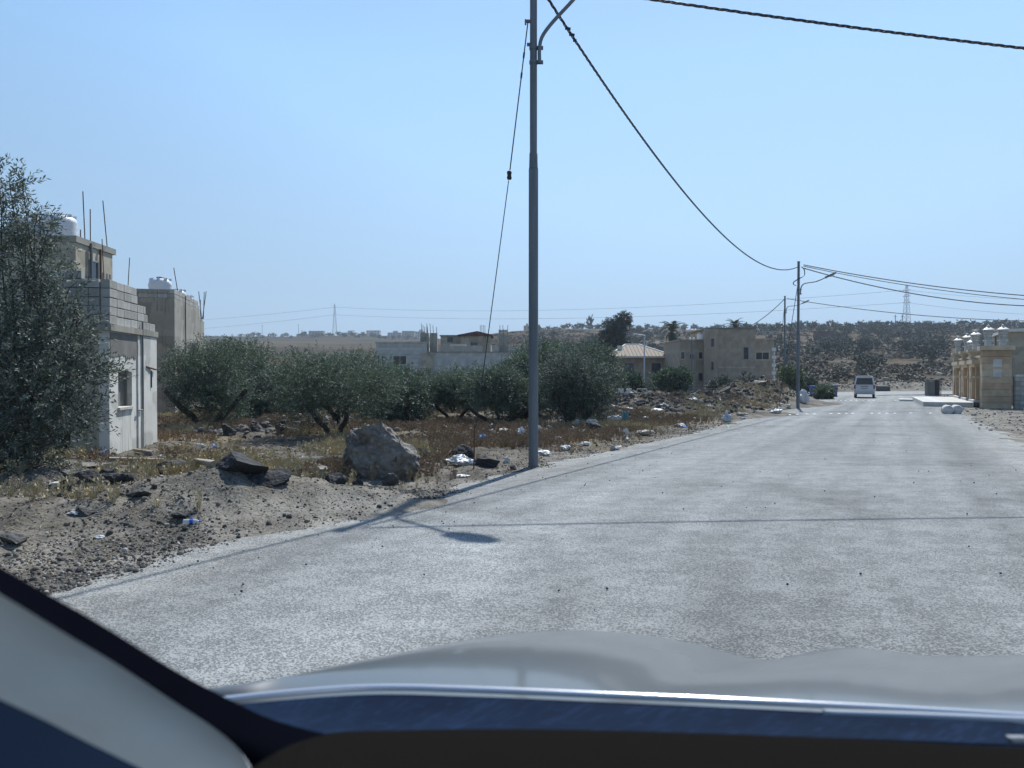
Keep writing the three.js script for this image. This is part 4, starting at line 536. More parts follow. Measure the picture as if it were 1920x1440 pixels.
// the big olive at the left, its crown hanging to the ground
{
  const b = onGround(55, 11.4); reseed(31); const t = thing('olive_tree', 'large silvery olive tree overhanging the whitewashed annex, crown down to the ground', 'tree', b), cl = [], C = (px, py, d, r, ry = r) => { if (py < 600) { py += 22; px -= 6; r *= 0.84; ry *= 0.8; } const p = at(px, py, d).sub(b); cl.push([p.x, p.y, p.z, r, ry, r]); };
  C(10, 380, 11.2, 0.34, 0.6); C(-40, 430, 11.4, 0.5, 0.7); C(45, 455, 11.0, 0.36, 0.4); C(85, 470, 11.2, 0.3, 0.3); C(-120, 480, 11.8, 0.7); C(30, 540, 11.0, 0.55); C(100, 560, 11.2, 0.42); C(-60, 580, 11.3, 0.7); C(120, 640, 11.0, 0.4); C(70, 650, 10.7, 0.5); C(0, 680, 10.6, 0.6); C(-90, 700, 10.9, 0.8); C(150, 710, 10.8, 0.36, 0.3); C(60, 745, 10.4, 0.52, 0.4); C(140, 770, 10.7, 0.3, 0.22); C(110, 795, 10.6, 0.38, 0.3); C(-10, 800, 10.4, 0.55, 0.45); C(60, 850, 10.6, 0.34, 0.25); C(-60, 880, 10.5, 0.5, 0.35); C(20, 900, 10.3, 0.28, 0.2); C(-200, 620, 12, 0.9); C(-220, 780, 11.5, 0.8); C(55, 410, 11.1, 0.24, 0.3); C(25, 330, 11.1, 0.18, 0.32); C(48, 318, 11.1, 0.12, 0.2); C(5, 320, 11.2, 0.2, 0.3); C(178, 690, 10.9, 0.18, 0.16); C(160, 580, 11.1, 0.18, 0.2); C(135, 520, 11.1, 0.2, 0.2); C(72, 395, 11.1, 0.2, 0.2); C(95, 410, 11.1, 0.16, 0.18);
  for (const [dx, dz, ex, ez] of [[0, 0, -0.6, 0.1], [0.15, 0.1, 0.5, -0.1], [-0.2, 0, -1.1, 0.2]]) part(t, 'trunk', tube([V(dx * 0.5, -0.2, dz), V(dx, 0.4, dz), V(lerp(dx, ex, 0.4), 0.9, ez), V(ex, 1.6, ez), V(ex * 1.3, 2.6, ez * 1.5)], 0.12, 0.04, 9), M.barkOlive);
  const bs = []; for (const c of cl) { const st = V(rr(-0.5, 0.3), rr(0.6, 1.4), rr(-0.1, 0.2)), en = V(c[0], c[1], c[2]); bs.push(tube([st, st.clone().lerp(en, 0.5).add(V(rr(-0.1, 0.1), rr(0, 0.25), rr(-0.1, 0.1))), en, V(c[0] + (c[0] + 0.4) * 0.15, c[1] + c[4] * 0.6, c[2] + 0.1)], 0.022, 0.004, 5)); }
  for (let i = 0; i < 14; i++) { const p = at(rr(-20, 70), rr(850, 920), rr(10.2, 10.9)).sub(b), q = p.clone().add(V(rr(-0.4, 0.7), rr(-0.25, 0.35), rr(-0.2, 0.2))); bs.push(tube([p, p.clone().lerp(q, 0.5).add(V(0, 0.08, 0)), q], 0.008, 0.003, 4)); }
  part(t, 'limbs', merge(bs), M.barkOlive); part(t, 'crown', leaves(cl, 4100, { len: 0.08, wid: 0.019, sprig: 0.32, per: 15, s: 77, shell: 0.5, up: 0.35, dark: [0.066, 0.088, 0.062], pale: [0.18, 0.205, 0.16], paleShare: 0.25 }), M.leaf);
}
oliveTree('olive_tree', 'grey green olive tree in front of the concrete house', onGround(390, 24.5), { h: 3.5, w: 1.5, n: 1700, s: 41, trunks: 3, len: 0.08, wid: 0.02, cl: 14, skirt: 0.2 });
oliveTree('olive_tree', 'dark olive tree with twin bent trunks behind the big boulder', onGround(632, 20.5), { h: 2.5, w: 1.8, n: 1900, s: 42, trunks: 2, len: 0.075, wid: 0.018, cl: 15, skirt: 0.5 });
oliveTree('olive_tree', 'broad dark olive bush directly behind the tall pole', onGround(1075, 27.5), { h: 3.3, w: 1.5, n: 1700, s: 43, trunks: 3, len: 0.09, wid: 0.024, cl: 16, skirt: 0.12, dark: [0.058, 0.085, 0.06] });
oliveTree('olive_tree', 'green olive tree with slim trunk just left of the guy wire', onGround(848, 29.5), { h: 2.25, w: 1.2, n: 1500, s: 44, trunks: 2, len: 0.085, wid: 0.022, cl: 11, skirt: 0.52, dark: [0.08, 0.125, 0.07] });
oliveTree('olive_tree', 'leafy olive tree between guy wire and tall pole', onGround(935, 27), { h: 2.4, w: 1.3, n: 1700, s: 45, trunks: 3, len: 0.085, wid: 0.022, cl: 12, skirt: 0.48, dark: [0.07, 0.11, 0.066] });
{ // further rows of the grove
  const rows = [[478, 31, 2.6, 1.05, 46, 'pale olive tree at the end of the concrete house wall'], [430, 38, 4.3, 2.0, 47, 'tall olive tree against the concrete house'], [545, 33, 2.2, 1.15, 48, 'small olive tree behind the stone pile'], [715, 36, 2.35, 1.7, 49, 'olive tree in front of the pale stone wing'], [775, 37, 2.1, 1.6, 50, 'rounded green olive tree under the bare columns'], [655, 46, 4.0, 2.0, 51, 'tall light green olive tree below the slim pylon'], [740, 28, 1.9, 1.1, 52, 'low olive tree in the middle of the grove'], [1020, 36, 4.0, 1.6, 53, 'tall olive tree half hidden by the tall pole'], [1110, 40, 3.6, 1.8, 54, 'olive tree at the rubble end of the grove'], [880, 42, 2.3, 2.0, 55, 'wide olive tree in the rear row under the stone wall'], [975, 31, 2.9, 1.0, 56, 'small olive tree hard against the tall pole'], [585, 56, 3.2, 2.4, 57, 'olive tree at the far corner of the grove']];
  for (const [px, d, h, w, s, lab] of rows) oliveTree('olive_tree', lab, onGround(px, d), { h, w, n: 950, s, trunks: 2, len: 0.13, wid: 0.04, cl: 11, skirt: 0.24, dark: s % 2 ? [0.066, 0.108, 0.056] : [0.06, 0.094, 0.056], group: 'olive grove', paleShare: 0.2 });
}
function bush(name, label, base, w, h, s, n, o = {}) { reseed(s); const cl = []; for (let i = 0; i < 9; i++) { const a = i * 2.4; cl.push([Math.cos(a) * w * 0.55 * rr(0.3, 1), h * rr(0.3, 0.72), Math.sin(a) * w * 0.5 * rr(0.3, 1), w * 0.38, h * 0.32, w * 0.38]); } const t = thing(name, label, 'bush', base, 0, o.group); part(t, 'stem', tube([V(0, -0.2, 0), V(0.05, h * 0.2, 0), V(0, h * 0.5, 0)], 0.06, 0.03, 6), M.barkOlive); part(t, 'foliage', leaves(cl, n, { len: 0.16, wid: 0.09, sprig: 0.4, s: s + 3, up: 0.5, ...o }), M.leaf); return t; }
const GREEN = { dark: [0.04, 0.085, 0.035], pale: [0.09, 0.15, 0.06] };
bush('round_bush', 'large round dense green bush in front of the hip roofed house', onGround(1258, 68), 2.1, 2.5, 61, 900, GREEN); bush('round_bush', 'smaller green bush left of the slim lamp post', onGround(1180, 68), 1.5, 2.2, 62, 700, GREEN); bush('round_bush', 'dark shrub against the base of the tan house', onGround(1345, 71), 1.5, 1.6, 63, 500, { dark: [0.035, 0.055, 0.035], pale: [0.08, 0.1, 0.06] }); bush('round_bush', 'bare greyish shrub under the tall window of the tan house', onGround(1400, 70), 1.7, 2.0, 64, 260, { dark: [0.07, 0.07, 0.06], pale: [0.12, 0.12, 0.1] }); bush('round_bush', 'leafy shrub between the two roadside lamp poles', onGround(1482, 66), 1.3, 2.6, 65, 420, { dark: [0.06, 0.1, 0.035], pale: [0.16, 0.2, 0.07] }); bush('round_bush', 'low bright green bush beside the blue bins', onGround(1546, 64), 1.0, 0.95, 66, 420, { dark: [0.07, 0.105, 0.045], pale: [0.14, 0.17, 0.08] }); bush('round_bush', 'dark shrub just behind the blue bins', onGround(1510, 76), 1.6, 1.7, 67, 420, { dark: [0.035, 0.055, 0.035], pale: [0.08, 0.1, 0.06] });
{ // eucalyptus and palms
  const b = onGround(1155, 128); reseed(71); const h = at(1155, 598, 128).y - b.y, t = thing('eucalyptus_tree', 'tall dark ragged eucalyptus tree behind the hip roofed house', 'tree', b), cl = []; for (let i = 0; i < 18; i++) { const u = rr(0.42, 0.97); cl.push([rr(-1, 1) * 2.3 * (1.1 - 0.5 * u), h * u, rr(-1, 1) * 2, 0.75, 1.1, 0.75]); } part(t, 'trunk', tube([V(0, -0.3, 0), V(0.2, h * 0.4, 0), V(-0.1, h * 0.8, 0)], 0.3, 0.1, 8), M.barkOlive); part(t, 'crown', leaves(cl, 1500, { len: 0.4, wid: 0.11, sprig: 0.8, s: 72, up: -0.1, dark: [0.028, 0.042, 0.03], pale: [0.07, 0.085, 0.06] }), M.leafFar);
  const frond = (L, s) => { const g = []; for (let i = 0; i < 13; i++) { const u = i / 12, x = L * (0.08 + 0.92 * u), y = L * (0.75 * u - 0.95 * u * u); for (const q of [-1, 1]) { const l = L * 0.3 * Math.sin(Math.PI * (0.15 + 0.8 * u)); const tri = new THREE.BufferGeometry(); tri.setAttribute('position', new THREE.Float32BufferAttribute([x - 0.05, y, 0, x + 0.09, y, 0, x + l * 0.6, y - l * 0.35, q * l], 3)); tri.computeVertexNormals(); tri.setAttribute('uv', new THREE.Float32BufferAttribute([0, 0, 1, 0, 0, 1], 2)); g.push(tri); } } g.push(tube([V(0, 0, 0), V(L * 0.4, L * 0.15, 0), V(L * 0.75, L * 0.02, 0), V(L, -L * 0.2, 0)], 0.03, 0.01, 4, 8)); return merge(g); };
  const fg = frond(1.9, 1), fm = mat([0.05, 0.065, 0.035], { side: THREE.DoubleSide });
  for (const [px, py, d, lab, k] of [[1260, 620, 100, 'palm tree with drooping dry skirt behind the round bush', 1], [1378, 612, 104, 'palm tree whose crown shows above the tan house roof', 0.8]]) { const p = onGround(px, d), hh = at(px, py, d).y - p.y, q = thing('palm_tree', lab, 'palm tree', p, 0, 'palms'); part(q, 'trunk', tube([V(0, -0.3, 0), V(0.1, hh * 0.5, 0), V(0, hh, 0)], 0.24, 0.17, 10), M.barkPalm); for (let i = 0; i < 26; i++) { const f = part(q, 'frond', fg, fm, [0, hh - 0.05, 0]); f.rotation.order = 'YZX'; f.rotation.y = i * 2.4; f.rotation.z = i < 17 ? 1.05 - (i / 17) * 1.3 : -0.9 - rr(0, 0.5); f.scale.setScalar(k * rr(0.85, 1.1)); } }
}
{ // trees scattered over the hillside
  const protos = [0, 1, 2, 3].map(v => { reseed(80 + v); const cl = []; for (let i = 0; i < 6; i++) cl.push([rr(-1, 1) * 1.0, rr(1.0, 2.5), rr(-1, 1) * 1.0, 0.95, 0.75, 0.95]); const g = new THREE.Group(); g.name = 'hillside_olive_tree'; tag(g, 'small rounded olive tree scattered on the stony hillside', 'tree', 'hillside olive trees'); part(g, 'trunk', tube([V(0, -0.6, 0), V(0.1, 0.7, 0), V(0, 1.6, 0)], 0.16, 0.08, 5, 4), M.barkOlive); part(g, 'crown', leaves(cl, 36, { len: 0.62, wid: 0.36, sprig: 0.9, per: 9, s: 90 + v, dark: [0.085, 0.092, 0.064], pale: [0.13, 0.135, 0.1] }), M.leafFar); return g; });
  reseed(99); let n = 0; for (let k = 0; n < 230 && k < 3000; k++) { const px = rr(1010, 1960), d = lerp(125, 400, Math.pow(rnd(), 0.75)), x = at(px, 700, d).x; if (fbm(x / 30, d / 22, 3, 301) < 0.34 || (px < 1480 && d < 170)) continue; copy(protos[n % 4], V(x, H(x, d), -d), rr(0, 6), [rr(0.7, 1.35), rr(0.65, 1.15), rr(0.7, 1.35)]); n++; }
  const protoW = protos[1].clone(); protoW.userData = { label: 'low bushy tree in the dark hedge line along the far crest', category: 'tree', group: 'crest trees' }; protoW.name = 'crest_tree';
  for (let i = 0; i < 150; i++) { const px = i < 100 ? 1000 + i * 9.3 + rr(-4, 4) : 450 + (i - 100) * 11 + rr(-4, 4), d = px < 1000 ? rr(760, 860) : px < 1450 ? rr(485, 540) : rr(395, 430), x = at(px, 700, d).x; copy(protoW, V(x, H(x, d) - 0.4, -d), rr(0, 6), [rr(1, 1.7) * (px < 1000 ? 1.5 : 1), rr(0.75, 1.5) * (px < 1000 ? 1.1 : 0.9), rr(1, 1.7)]); }
  const tp = onGround(1104, 480); copy(protoW, tp, 0, [1.3, 2.4, 1.3], 'single upright tree standing above the far crest by the eucalyptus');
}
// ------------------------------------------------------------------ dry grass, gravel, rubble (uncountable)
function scatter(name, geo, m, list, label, category) { const im = new THREE.InstancedMesh(geo, m, list.length), q = new THREE.Quaternion(), e = new THREE.Euler(); list.forEach(([p, r, s, c], i) => { e.set(...r); im.setMatrixAt(i, new THREE.Matrix4().compose(p, q.setFromEuler(e), Array.isArray(s) ? V(...s) : V(s, s, s))); im.setColorAt(i, new THREE.Color().setRGB(...c)); }); im.name = name; im.castShadow = im.receiveShadow = true; tag(im, label, category); im.userData.kind = 'stuff'; scene.add(im); return im; }
{
  reseed(111); const pos = [], nb = 16; for (let i = 0; i < nb; i++) { const a = rr(0, 6.28), l = rr(0.5, 1), o = rr(0, 0.12), dx = Math.cos(a), dz = Math.sin(a), w = 0.016, b = rr(0.15, 0.6); pos.push(dx * o - dz * w, 0, dz * o + dx * w, dx * o + dz * w, 0, dz * o - dx * w, dx * (o + b * 0.5), l, dz * (o + b * 0.5)); if (i % 2) { const y = l * 0.7, x0 = dx * (o + b * 0.35), z0 = dz * (o + b * 0.35); pos.push(x0, y - 0.05, z0, x0 + rr(-0.1, 0.1), y + 0.1, z0 + 0.05, x0 + rr(-0.12, 0.12), y + 0.06, z0 - 0.08); } }
  const g = new THREE.BufferGeometry(); g.setAttribute('position', new THREE.Float32BufferAttribute(pos, 3)); g.computeVertexNormals();
  const straw = mat([1, 1, 1], { side: THREE.DoubleSide, roughness: 1 }), list = [];
  for (let k = 0; k < 260000 && list.length < 27000; k++) { const d = 8 + 52 * Math.pow(rnd(), 1.6), s = -rr(0.4, 26), x = ROADX(d) + s / 0.891; if (Math.abs(x) > d * 0.8 + 2) continue; const nse = fbm(x * 0.55, d * 0.55, 3, 321); let dens = sm(0.36, 0.52, nse) * sm(-0.3, -2.2, s); if (d < 11.5) dens *= 0.22; if (rnd() > dens) continue; const red = vnoise(x * 0.4, d * 0.4, 331), c = red > 0.42 ? [0.25, 0.175, 0.105] : [0.4, 0.33, 0.19], kk = rr(0.7, 1.25); list.push([V(x, H(x, d) - 0.01, -d), [rr(-0.2, 0.2), rr(0, 6.28), rr(-0.2, 0.2)], [rr(0.16, 0.34), rr(0.1, 0.32), rr(0.16, 0.34)], c.map(v => v * kk)]); }
  scatter('dry_grass', g, straw, list, 'dry brown weeds and straw covering the rough ground', 'grass');
  const sl = []; for (let k = 0; k < 60000 && sl.length < 9000; k++) { const d = 3.8 + 24 * Math.pow(rnd(), 1.7), s = -0.3 - 10 * rnd(), x = ROADX(d) + s / 0.891; if (Math.abs(x) > d * 0.8 + 1 || fbm(x * 0.7, d * 0.7, 3, 391) < 0.42) continue; const t = rr(0.6, 1.2); sl.push([V(x, H(x, d) + 0.008, -d), [rr(-0.25, 0.25), rr(0, 6.28), rr(-0.25, 0.25)], [rr(0.03, 0.13), rr(0.5, 1.2), rr(0.5, 1.2)], [0.36 * t, 0.3 * t, 0.19 * t]]); }
  const pl = []; reseed(555); for (let k = 0; k < 9000 && pl.length < 420; k++) { const d = 11 + 40 * rnd(), s = -0.3 - 9 * Math.pow(rnd(), 1.4), x = ROADX(d) + s / 0.891; if (fbm(x * 0.3, d * 0.3, 2, 395) < 0.45 || (x < -1 && rnd() < 0.75)) continue; const t = rr(0.4, 0.85); pl.push([V(x, H(x, d) + 0.05, -d), [rr(-0.6, 0.6), rr(0, 6.28), rr(-0.6, 0.6)], [rr(0.03, 0.16), rr(0.03, 0.1), rr(0.03, 0.12)], rnd() < 0.12 ? [0.1, 0.2, 0.4] : [0.7 * t, 0.68 * t, 0.63 * t]]); }
  scatter('litter_scraps', bagGeo(1.5, 1, 91, 0.9), mat([1, 1, 1], { roughness: 0.7 }), pl, 'small pale scraps of rubbish caught in the weeds', 'litter');
  scatter('straw_litter', new THREE.BoxGeometry(1, 0.004, 0.004), straw, sl, 'broken straw and dead stalks lying on the verge', 'straw');
  const rg = new THREE.IcosahedronGeometry(1, 1); { const p = rg.attributes.position; for (let i = 0; i < p.count; i++) { const k = 0.75 + 0.5 * noise3(p.getX(i) * 2, p.getY(i) * 2, p.getZ(i) * 2, 5); p.setXYZ(i, p.getX(i) * k, p.getY(i) * k * 0.7, p.getZ(i) * k); } rg.computeVertexNormals(); }
  const gl = [], stone = mat([1, 1, 1], { roughness: 1 });
  for (let k = 0; k < 400000 && gl.length < 80000; k++) { const d = 3.6 + 26 * Math.pow(rnd(), 1.9), s = 0.25 - 11 * Math.pow(rnd(), 1.3), x = ROADX(d) + s / 0.891; if (Math.abs(x) > d * 0.8 + 1) continue; const nse = fbm(x * 0.8, d * 0.8, 3, 341); if (rnd() > 0.25 + 1.4 * sm(0.4, 0.6, nse)) continue; const r = 0.004 + 0.014 * Math.pow(rnd(), 4) + (rnd() < 0.012 ? 0.02 : 0), t = rnd(), c = t < 0.5 ? [0.06, 0.055, 0.05] : t < 0.88 ? [0.14, 0.125, 0.102] : [0.33, 0.31, 0.265]; gl.push([V(x, H(x, d) + r * 0.25, -d), [rr(0, 6), rr(0, 6), rr(0, 6)], r, c]); }
  for (let k = 0; k < 260; k++) { const d = 3.4 + 30 * Math.pow(rnd(), 1.5), s = rnd() < 0.5 ? rr(0.1, 1.6) : rr(0.2, 7.4), x = ROADX(d) + s / 0.891; if (Math.abs(x) > d * 0.8 + 1) continue; const r = rr(0.004, 0.011); gl.push([V(x, baseH(x, d) + 0.03 + r * 0.3, -d), [rr(0, 6), rr(0, 6), rr(0, 6)], r, [0.06, 0.06, 0.06]]); }
  for (let k = 0; k < 5000; k++) { const d = 22 + 55 * rnd(), s = rr(7.4, 22), x = ROADX(d) + s / 0.891; if (x / d > 0.85) continue; const r = 0.012 + 0.07 * Math.pow(rnd(), 5); gl.push([V(x, H(x, d) + r * 0.2, -d), [rr(0, 6), rr(0, 6), rr(0, 6)], r, rnd() < 0.5 ? [0.14, 0.13, 0.12] : [0.4, 0.37, 0.32]]); }
  scatter('gravel', rg, stone, gl, 'loose gravel and clods on the verge and road edge', 'gravel');
  const rl = []; for (let k = 0; k < 16000; k++) { const m = MOUNDS[[3, 4, 5, 5, 8, 9, 6, 7][k % 8]], x = m[0] + m[2] * 1.25 * (rnd() + rnd() - 1) * 1.3, d = m[1] + m[3] * 1.3 * (rnd() + rnd() - 1) * 1.3, s = roadS(x, d); if (s > -0.5 && s < ROADW + 0.5 && d < 74) continue; const r = 0.018 + 0.13 * Math.pow(rnd(), 4.5), t = rnd(); rl.push([V(x, H(x, d) + r * 0.2, -d), [rr(0, 6), rr(0, 6), rr(0, 6)], [r, r * rr(0.5, 1), r], t < 0.62 ? [0.06, 0.057, 0.054] : t < 0.93 ? [0.14, 0.125, 0.105] : [0.34, 0.32, 0.28]]); }
  for (let k = 0; k < 2600; k++) { const d = rr(10.5, 34), s = -rr(1.2, 22), x = ROADX(d) + s / 0.891; if (Math.abs(x) > d * 0.8) continue; const nse = fbm(x * 0.4, d * 0.4, 3, 361); if (nse < 0.5) continue; const r = 0.015 + 0.1 * Math.pow(rnd(), 4.5), t = rnd(); rl.push([V(x, H(x, d) + r * 0.2, -d), [rr(0, 6), rr(0, 6), rr(0, 6)], [r, r * rr(0.5, 1), r], t < 0.6 ? [0.07, 0.068, 0.068] : t < 0.85 ? [0.2, 0.18, 0.155] : [0.45, 0.42, 0.37]]); }
  for (let k = 0; k < 9000; k++) { const d = lerp(92, 230, Math.pow(rnd(), 1.4)), px = rr(1100, 2000), x = at(px, 700, d).x; if (fbm(x / 12, d / 3, 3, 371) < 0.5) continue; const r = 0.1 + 0.4 * Math.pow(rnd(), 3), t = rnd(); rl.push([V(x, H(x, d) + r * 0.2, -d), [rr(0, 6), rr(0, 6), rr(0, 6)], [r * 1.3, r * rr(0.5, 1), r], t < 0.6 ? [0.12, 0.105, 0.085] : [0.26, 0.23, 0.185]]); }
  { const sl = []; reseed(777); for (let k = 0; k < 60000 && sl.length < 9000; k++) { const px = rr(900, 2050), d = lerp(105, 430, Math.pow(rnd(), 0.8)), x = at(px, 700, d).x; if (fbm(x / 16, d / 9, 3, 381) < 0.44) continue; const r = rr(0.25, 0.8), t = rr(0.7, 1.3); sl.push([V(x, H(x, d) + r * 0.15, -d), [0, rr(0, 6), 0], [r * 1.2, r * rr(0.5, 0.9), r], rnd() < 0.65 ? [0.1 * t, 0.097 * t, 0.07 * t] : [0.16 * t, 0.13 * t, 0.09 * t]]); }
    scatter('hill_scrub', leaves([[0, 0.5, 0, 0.8, 0.6, 0.8]], 9, { len: 0.6, wid: 0.4, sprig: 0.5, per: 6, s: 5, dark: [1, 1, 1], pale: [0.7, 0.7, 0.7] }), M.leafFar, sl, 'low dark scrub spread over the hillside', 'scrub'); }
  scatter('rubble', rg, stone, rl, 'broken stones strewn over the dirt heaps, grove and hill foot', 'rubble');
}
// ------------------------------------------------------------------ rocks one can tell apart
{ // the big limestone boulder
  reseed(201); let g = new THREE.IcosahedronGeometry(1, 34); g.deleteAttribute('uv'); g.deleteAttribute('normal'); g = mergeVertices(g, 1e-4);
  const cuts = [[V(-0.05, 0.02, 1), 0.58], [V(0.72, 0.68, 0.0), 0.63], [V(-0.18, 1, -0.1), 0.72], [V(-0.95, 0.15, 0.25), 0.74], [V(-0.75, -0.45, 0.5), 0.72], [V(1, 0.15, 0.2), 0.9], [V(0.3, 0.35, 0.85), 0.7], [V(-0.6, 0.65, 0.2), 0.86], [V(0.5, -0.3, 0.8), 0.72], [V(0.1, 0.6, -0.9), 0.7]].map(([n, h]) => [n.normalize(), h]), p = g.attributes.position, q = V();
  for (let i = 0; i < p.count; i++) { q.fromBufferAttribute(p, i); for (const [n, h] of cuts) { const o = q.dot(n) - h; if (o > 0) q.addScaledVector(n, -o); } const k = 1 + 0.16 * (noise3(q.x * 2, q.y * 2, q.z * 2, 3) - 0.5) + 0.22 * (noise3(q.x * 6, q.y * 6, q.z * 6, 13) - 0.5) - 0.16 * Math.abs(noise3(q.x * 9, q.y * 9, q.z * 9, 33) - 0.5) + 0.13 * (noise3(q.x * 17, q.y * 17, q.z * 17, 23) - 0.5); p.setXYZ(i, q.x * k * 0.66, q.y * k * 0.62, q.z * k * 0.55); }
  g.computeVertexNormals(); const b = G(705, 898); solo('limestone_boulder', metric(g, 0.9), mat([0.22, 0.205, 0.185], { map: T.rock, bumpMap: T.rockBump, bumpScale: 0.09 }), 'big rough limestone boulder at the verge beside the tall pole', 'boulder', [b.x, b.y + 0.35, b.z - 0.25]);
}
{
  const R = (px, py, wpx, hpx, m, s, label, name = 'basalt_rock', k = 1) => { const p = G(px, py), d = -p.z, w = wpx / F * d / 2, h = hpx / F * d / 2; solo(name, rockGeo(w * 1.5, h * 1.7, w * 1.2 * k, s), m, label, 'rock', [p.x, p.y + h * 0.5, p.z - w * 0.3]); };
  const B = M.basalt, Y = M.basaltGrey, L = M.limePale;
  R(445, 886, 100, 34, B, 301, 'long flat black basalt slab on top of the near mound'); R(505, 905, 70, 26, B, 302, 'black rock sloping off the end of the long basalt slab'); R(322, 892, 62, 32, Y, 303, 'pitted grey basalt rock on the crest of the near mound'); R(200, 897, 36, 24, B, 304, 'black rock, upper one of the pair near the olive tree'); R(168, 905, 40, 22, B, 305, 'black rock beside its upper twin near the olive tree'); R(222, 908, 50, 28, B, 306, 'black pointed rock on the olive tree side of the mound'); R(118, 926, 34, 34, B, 307, 'upright triangular black rock under the olive branches'); R(258, 935, 52, 20, Y, 308, 'low grey rock half way down the mound'); R(340, 973, 32, 12, B, 309, 'small flat black stone just behind the blue capped bottle'); R(20, 1020, 60, 26, Y, 310, 'rounded grey rock below the olive tree near the road'); R(150, 966, 50, 14, Y, 311, 'flat grey stone in the straw below the olive tree'); R(598, 893, 40, 28, L, 312, 'pale angular rock left of the big boulder', 'limestone_rock'); R(558, 893, 20, 16, Y, 313, 'small round grey rock in the weeds left of the pale angular rock'); R(625, 905, 44, 22, B, 314, 'black rock in the boulder shadow'); R(870, 862, 60, 36, B, 315, 'large black rock behind the crumpled white bag by the guy wire'); R(920, 877, 40, 26, B, 316, 'black faceted rock between guy wire and tall pole'); R(963, 882, 13, 12, Y, 317, 'small cube of stone at the foot of the tall pole'); R(792, 862, 26, 22, B, 318, 'dark rock in the weeds right of the boulder'); R(790, 872, 30, 12, L, 319, 'flat pale stone right of the boulder', 'limestone_rock'); R(728, 910, 26, 20, Y, 320, 'round grey stone at the front foot of the boulder'); R(667, 910, 18, 16, B, 321, 'small black stone at the front foot of the boulder'); R(490, 778, 34, 22, B, 322, 'dark rock on the heap of stones with blue cloth'); R(470, 786, 30, 20, B, 323, 'dark rock at the left of the heap with blue cloth'); R(480, 808, 30, 18, Y, 324, 'grey rock below the heap with blue cloth'); R(525, 812, 26, 16, Y, 325, 'grey rock leaning by the twin trunk olive'); R(545, 812, 30, 14, Y, 326, 'flat grey slab by the twin trunk olive'); R(430, 816, 34, 20, B, 327, 'dark rock in the stones below the pale olive'); R(1115, 806, 44, 18, B, 328, 'dark rock in front of the heap of white bags'); R(790, 772, 16, 12, B, 329, 'dark stone under the grove trees'); R(1362, 738, 20, 12, Y, 330, 'grey rock on the dirt heap below the tan house'); R(1333, 745, 16, 14, Y, 331, 'grey rock left on the dirt heap'); R(1425, 722, 30, 8, L, 332, 'pale slab at the top of the dirt heap', 'limestone_rock'); R(833, 868, 26, 10, L, 333, 'flat pale stone beside the crumpled white bag', 'limestone_rock'); R(130, 890, 46, 10, L, 334, 'flat pale slab at the foot of the annex', 'limestone_rock'); R(175, 876, 40, 10, L, 335, 'second pale slab at the annex corner', 'limestone_rock');
}
{ // planks
  const pl = (px0, py0, px1, py1, w, label) => { const a = G(px0, py0), b = G(px1, py1), g = rod(a.clone().setY(a.y + 0.04), b.clone().setY(b.y + 0.04), w, 4); solo('plank', g, M.wood, label, 'plank'); };
  pl(205, 866, 305, 867, 0.035, 'long pale timber lying along the annex wall'); pl(365, 868, 400, 878, 0.045, 'short pale board beside the basalt slab'); pl(252, 848, 285, 852, 0.04, 'short pale batten at the end of the annex');
}
// ------------------------------------------------------------------ litter
const film = phys([0.56, 0.57, 0.56], { roughness: 0.5, transmission: 0.15, thickness: 0, side: THREE.DoubleSide }), filmGrey = mat([0.4, 0.43, 0.45], { roughness: 0.6 }), clearP = phys([0.75, 0.82, 0.86], { roughness: 0.15, transmission: 0.6, thickness: 0 }), blueP = mat([0.03, 0.1, 0.5], { roughness: 0.4 }), greenP = mat([0.02, 0.3, 0.12], { roughness: 0.4 }), card = mat([0.5, 0.47, 0.4], {}), tealP = mat([0.05, 0.2, 0.24], { roughness: 0.6 });
function bagGeo(w, h, s, squash = 1) { // crumpled sheet sack: folded ball with creases
  reseed(s); let g = new THREE.IcosahedronGeometry(1, 6); g.deleteAttribute('uv'); g.deleteAttribute('normal'); g = mergeVertices(g, 1e-4); const p = g.attributes.position, q = V();
  for (let i = 0; i < p.count; i++) { q.fromBufferAttribute(p, i); const a = noise3(q.x * 1.6, q.y * 1.6, q.z * 1.6, s), c = Math.abs(noise3(q.x * 4, q.y * 4, q.z * 4, s + 7) - 0.5), e = Math.abs(noise3(q.x * 9, q.y * 9, q.z * 9, s + 17) - 0.5), k = 0.5 + 1.5 * (a - 0.35) + 1.3 * c + 0.6 * e, th = Math.atan2(q.z, q.x), lobe = 0.75 + 0.5 * vnoise(th * 1.3 + 9, s, 7); p.setXYZ(i, q.x * w / 2 * k * lobe, Math.max(-0.4 * h, q.y * h * 0.55 * k * (1.35 - lobe * 0.5)), q.z * w / 2 * k * squash * lobe); } g = g.toNonIndexed(); g.computeVertexNormals(); return metric(g, 2);
}
